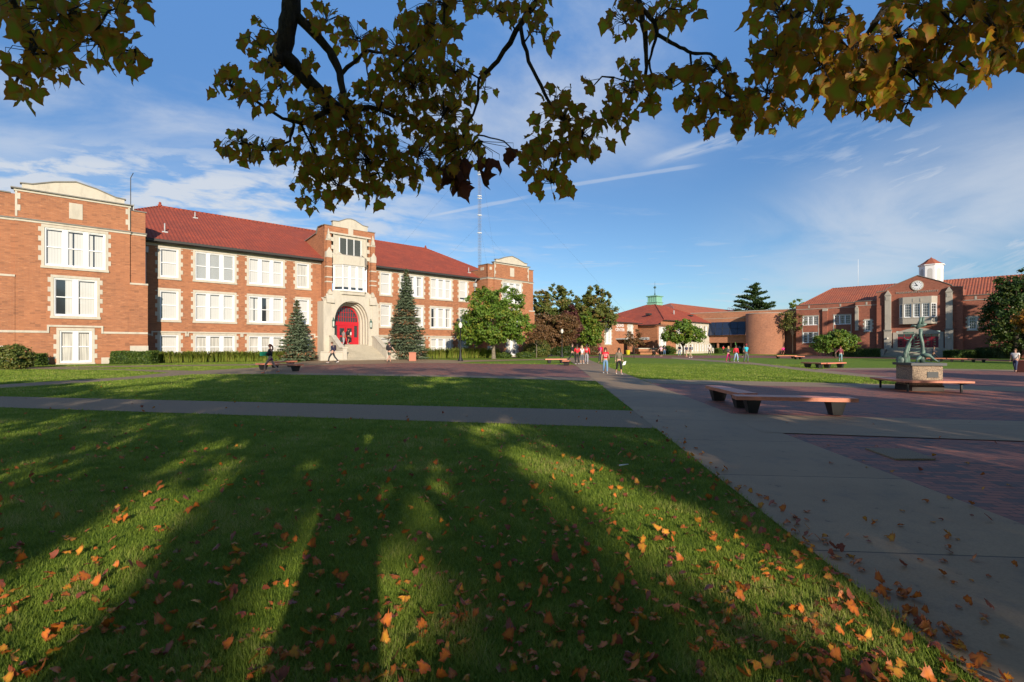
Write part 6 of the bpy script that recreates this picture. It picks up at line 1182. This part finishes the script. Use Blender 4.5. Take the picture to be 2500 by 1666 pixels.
    for s in (-1, 1):
        h_, kn, an, _ = legs[s]; b0 = len(Bp)
        if leg == 'short': Bp += [h_, tuple(Vector(h_).lerp(Vector(kn), .8))]; BE += [(1, b0), (b0, b0+1)]; BR += [.10, .085]
        elif leg == 'mini': Bp += [h_, tuple(Vector(h_).lerp(Vector(kn), .4))]; BE += [(1, b0), (b0, b0+1)]; BR += [.10, .095]
        else: e_ = Vector(kn).lerp(Vector(an), .95 if leg == 'long' else .5); Bp += [h_, kn, tuple(e_)]; BE += [(1, b0), (b0, b0+1), (b0+1, b0+2)]; BR += [.098, .070, .060 if leg == 'long' else .052]
    skin('trousers' if leg in ('long', 'crop') else 'shorts', Bp, BE, BR, mbm, t)
    for s in (-1, 1): _, _, an, toe = legs[s]; skin('shoe', [(an[0], an[1]+.04, an[2]-.04), (an[0], an[1]-.06, an[2]-.045), (toe[0], toe[1]-.03, toe[2])], [(0, 1), (1, 2)], [(.042, .042), (.042, .036), (.038, .026)], cloth(shoe), t)
    mb = MB(); c_ = (0, hm[1]+.018, 1.625); mb.lathe([(.088, -.06), (.094, -.01), (.092, .035), (.072, .078), (.04, .1), (.008, .106)], c_, 12, sq=(.93, 1.05))
    if hl == 'long': mb.tube([(0, hm[1]+.045, 1.66), (0, hm[1]+.075, 1.52), (0, hm[1]+.085, 1.38), (0, hm[1]+.075, 1.30)], [.06, .085, .075, .03], 10); mb.tube([(-.07, hm[1]-.01, 1.66), (-.085, hm[1]-.01, 1.5), (-.08, hm[1]-.05, 1.36)], [.03, .032, .012], 6); mb.tube([(.07, hm[1]-.01, 1.66), (.085, hm[1]-.01, 1.5), (.08, hm[1]-.05, 1.36)], [.03, .032, .012], 6)
    if hl == 'tail': mb.tube([(0, hm[1]+.10, 1.66), (0, hm[1]+.16, 1.56), (0, hm[1]+.17, 1.42), (0, hm[1]+.14, 1.28)], [.035, .045, .04, .012], 8)
    hr = mb.build('hair', cloth(hair), t)
    if hl == 'short': hr.location = (0, .012, .02)
    return t
def follow(t, name, label, cat, mbs):
    """a thing worn or carried: top-level, placed with its bearer"""
    r = thing(name, label, cat, t.location, t.rotation_euler.z); r.scale = t.scale
    for nm, mb, m in mbs: mb.build(nm, m, r)
    return r
def pack(t, label, c=(.015, .015, .02), z=1.05, lean=0.):
    mb = MB(); mb.lathe([(.10, 0), (.17, .04), (.185, .2), (.16, .38), (.08, .44)], (0, .20+lean, z-.02), 10, sq=(.95, .55)); m2 = MB()
    for s in (-1, 1): m2.tube([(s*.10, .17, z+.38), (s*.11, .05, 1.47), (s*.12, -.12, 1.34), (s*.13, -.10, 1.15), (s*.13, .12, z+.05)], .017, 5)
    return follow(t, 'backpack', label, 'backpack', [('bag', mb, cloth(c)), ('straps', m2, cloth(c))])
JE, BK, NV, GY, KH, RD = (.10, .20, .36), (.012, .012, .015), (.02, .025, .06), (.16, .16, .17), (.42, .33, .20), (.62, .015, .03)
t = person('girl in black jacket and purple shorts striding left with ponytail', 660, 912, 71, -88, .62, ('bent', 'bent'), BK, 'long', (.18, .02, .14), 'mini', (.10, .025, .02), 'tail', 'fair', (.75, .22, .10))
mb = MB(); mb.box(-.12, .12, -.56, -.16, 1.02, 1.26); follow(t, 'folder', 'green folder held by the girl in the black jacket', 'folder', [('cover', mb, cloth((.0, .16, .09)))])
t = person('dark dressed young man walking left below the entrance steps', 812, 887, 51, -82, .6, ('fwd', 'back'), NV, 'long', (.02, .025, .03), 'long', (.10, .05, .03), 'short', 'fair', (.6, .6, .6), lean=.06); pack(t, 'navy backpack on the man walking left below the steps', (.02, .012, .03))
def onstep(u, y, z): q = Matrix.Rotation(MH.rz, 3, 'Z') @ Vector((u, y, 0)); return Vector((MH.P[0]+q.x, MH.P[1]+q.y, z))
t = person('man in grey shirt at the top of the entrance steps', 0, 0, 0, 150, .1, ('down', 'bent'), (.20, .20, .22), 'short', (.34, .34, .36), 'long', BK, 'short', 'tan', loc_=onstep(16.75, -2.4, 1.74), H=1.72)
t = person('student with black backpack entering the red doors', 0, 0, 0, 165, .35, ('down', 'fwd'), BK, 'short', (.015, .015, .015), 'short', BK, 'short', 'tan', loc_=onstep(18.05, -.8, 1.9), H=1.70); pack(t, 'black backpack on the student at the red doors')
t = person('man in dark top and olive shorts striding before the steps', 950, 886, 50, 165, .75, ('out', 'bent'), (.03, .03, .035), 'short', (.09, .11, .085), 'short', (.06, .03, .03), 'short', 'fair', (.12, .06, .05)); pack(t, 'large black backpack on the man in olive shorts', BK)
t = person('person in lilac top raising hands beside the low stone wall', 964, 872, 35, 10, .1, ('up', 'up'), (.50, .45, .55), 'short', (.06, .06, .09), 'long', (.10, .06, .04), 'short', 'fair', H=1.65)
person('person in black jacket with one leg forward, left of the red group', 1397, 883, 42, 60, .55, ('bent', 'down'), BK, 'long', (.02, .03, .02), 'long', (.10, .06, .04), 'short', 'fair', (.7, .6, .6), H=1.8)
person('person in plain bright red hoodie seen from behind', 1409, 890, 44, 190, .15, ('bent', 'bent'), RD, 'long', (.02, .02, .022), 'long', (.03, .02, .02), 'short', 'brown', (.7, .7, .7), H=1.72)
person('blonde person in white top and cropped grey trousers between two red tops', 1421, 889, 42, 200, .1, ('down', 'bent'), (.65, .62, .66), 'short', (.12, .14, .16), 'crop', (.50, .36, .20), 'long', 'fair', (.8, .8, .8), H=1.65)
t = person('person in red jersey with white figure, grey striped track trousers', 1432, 889, 44, 170, .25, ('down', 'fwd'), (.60, .015, .03), 'long', (.30, .30, .34), 'long', (.03, .02, .02), 'short', 'brown', (.85, .85, .85), H=1.75)
text('jersey_figure', '10', .20, (0, .142, 1.25), white, t, rot=(rad(90), 0, rad(180)), ext=.004); mb = MB()
t2 = person('person in magenta shirt and dark trousers walking left with red pack', 1465, 887, 46, -70, .3, ('down', 'fwd'), (.62, .05, .26), 'short', (.035, .035, .045), 'long', (.10, .03, .02), 'short', 'tan', (.02, .02, .02)); pack(t2, 'red backpack on the person in the magenta shirt', (.5, .01, .02))
t = person('young woman in red lettered t-shirt and blue jeans walking forward', 1478, 913, 64, -4, .28, ('down', 'down'), (.68, .012, .03), 'short', (.15, .28, .45), 'long', (.07, .022, .015), 'long', 'fair', (.45, .55, .6))
text('shirt_lettering', 'LOVE', .105, (0, -.140, 1.255), white, t, ext=.003); text('shirt_lettering', 'PINK', .105, (0, -.138, 1.14), white, t, ext=.003)
t = person('young woman in taupe cardigan and black cropped leggings walking forward', 1511, 915, 65, 8, .32, ('down', 'down'), (.17, .14, .10), 'long', (.012, .012, .015), 'crop', (.015, .01, .01), 'long', 'fair', (.7, .68, .62))
mb = MB(); mb.box(-.065, .065, -.125, -.10, 1.605, 1.645); follow(t, 'sunglasses', 'dark sunglasses on the woman in the taupe cardigan', 'sunglasses', [('lenses', mb, black)])
mb = MB(); mb.prism([(.30, -.02, .80), (.48, -.04, .86), (.44, .02, .62), (.24, 0, .58)], (.01, .025, 0)); follow(t, 'papers', 'white papers in the hand of the woman in the cardigan', 'papers', [('sheets', mb, white)])
t = person('long haired woman in black coat by the brick seat wall', 1595, 871, 26, 10, .2, ('down', 'down'), BK, 'long', BK, 'long', (.02, .012, .01), 'long', 'fair', H=1.68, coat=True)
person('woman in pale pink top and dark leggings swinging her arm', 1614, 872, 26, -15, .4, ('out', 'down'), (.72, .42, .50), 'short', BK, 'crop', (.20, .10, .05), 'tail', 'fair', (.8, .7, .65), H=1.66)
person('man in dark open jacket and blue jeans before the rounded hedge', 1622, 867, 23, 0, .2, ('bent', 'down'), (.05, .05, .07), 'long', (.10, .18, .34), 'long', BK, 'short', 'fair', H=1.72)
t = person('person in dark jacket and jeans walking away beneath the lawn tree', 1659, 869, 25, 180, .25, ('down', 'down'), (.03, .035, .04), 'long', (.07, .14, .24), 'long', (.05, .03, .02), 'short', 'fair', H=1.8); pack(t, 'black backpack on the person under the lawn tree')
person('man in navy shirt and khaki shorts walking left before white windows', 1676, 873, 25, -50, .45, ('bent', 'down'), (.06, .07, .12), 'short', (.55, .46, .33), 'short', (.25, .13, .06), 'short', 'fair', (.2, .1, .06), H=1.75)
t = person('young man in grey blue shirt and khaki trousers walking left', 1686, 874, 27, -75, .35, ('down', 'fwd'), (.30, .38, .44), 'short', (.38, .30, .18), 'long', BK, 'short', 'tan', (.7, .7, .7), H=1.78); pack(t, 'grey backpack on the man in khaki trousers', (.06, .07, .08))
person('man in light grey shirt alone on the far walk', 1732, 868, 23, 20, .2, ('down', 'down'), (.50, .48, .46), 'short', (.02, .03, .03), 'long', (.04, .03, .02), 'short', 'tan', H=1.78)
person('blonde woman in dark jacket and bright pink trousers', 1778, 884, 33, 20, .2, ('bent', 'bent'), (.05, .05, .06), 'long', (.68, .03, .18), 'long', (.50, .33, .16), 'long', 'fair', (.6, .1, .2), H=1.66)
person('person in red sweatshirt and pale jeans between pink and turquoise', 1797, 884, 34, 5, .3, ('down', 'down'), (.55, .02, .04), 'long', (.28, .42, .58), 'long', (.05, .03, .02), 'short', 'brown', (.8, .8, .8), H=1.76)
t = person('man in turquoise t-shirt and grey trousers facing the lawn', 1822, 886, 37, 30, .15, ('down', 'bent'), (.02, .42, .55), 'short', (.10, .12, .12), 'long', (.25, .03, .03), 'short', 'brown', (.25, .15, .12), H=1.9)
person('person half hidden behind the man in turquoise', 1816, 873, 22, 40, .2, ('down', 'down'), (.04, .05, .06), 'long', BK, 'long', (.03, .02, .02), 'short', 'tan', H=1.75)
person('person in bright pink hoodie before the sapling benches', 1912, 870, 21, 0, .25, ('down', 'down'), (.78, .04, .25), 'long', BK, 'long', (.08, .03, .02), 'short', 'tan', H=1.7)
person('person in maroon top and pale jeans striding left on the far lawn edge', 2039, 870, 19, -80, .8, ('down', 'fwd'), (.22, .02, .04), 'long', (.35, .42, .5), 'long', BK, 'short', 'tan', (.8, .8, .8), H=1.75)
person('woman in maroon plaid top and faded jeans nearer the lawn', 2052, 883, 28, -30, .4, ('out', 'down'), (.25, .05, .07), 'long', (.22, .38, .42), 'long', (.20, .06, .04), 'long', 'fair', (.7, .7, .7), H=1.7)
t = person('man in dark clothes striding behind the statue', 2280, 882, 29, 30, .75, ('bent', 'back'), (.05, .04, .05), 'long', BK, 'long', (.06, .03, .02), 'short', 'tan', (.7, .7, .7), H=1.75)
person('man in white short sleeved shirt and dark jeans walking left at the right edge', 2479, 909, 56, -60, .5, ('down', 'fwd'), (.70, .68, .66), 'short', (.035, .05, .10), 'long', (.16, .08, .04), 'short', 'fair', (.03, .03, .03))
person('person in red and white standing in the dark undercroft', 1766, 864, 17, 20, .1, ('bent', 'bent'), (.65, .05, .06), 'long', BK, 'long', BK, 'short', 'tan', H=1.75)
person('person in grey jacket standing in the dark undercroft', 1806, 864, 20, -20, .1, ('bent', 'bent'), (.20, .21, .24), 'long', BK, 'long', BK, 'short', 'brown', H=1.85)
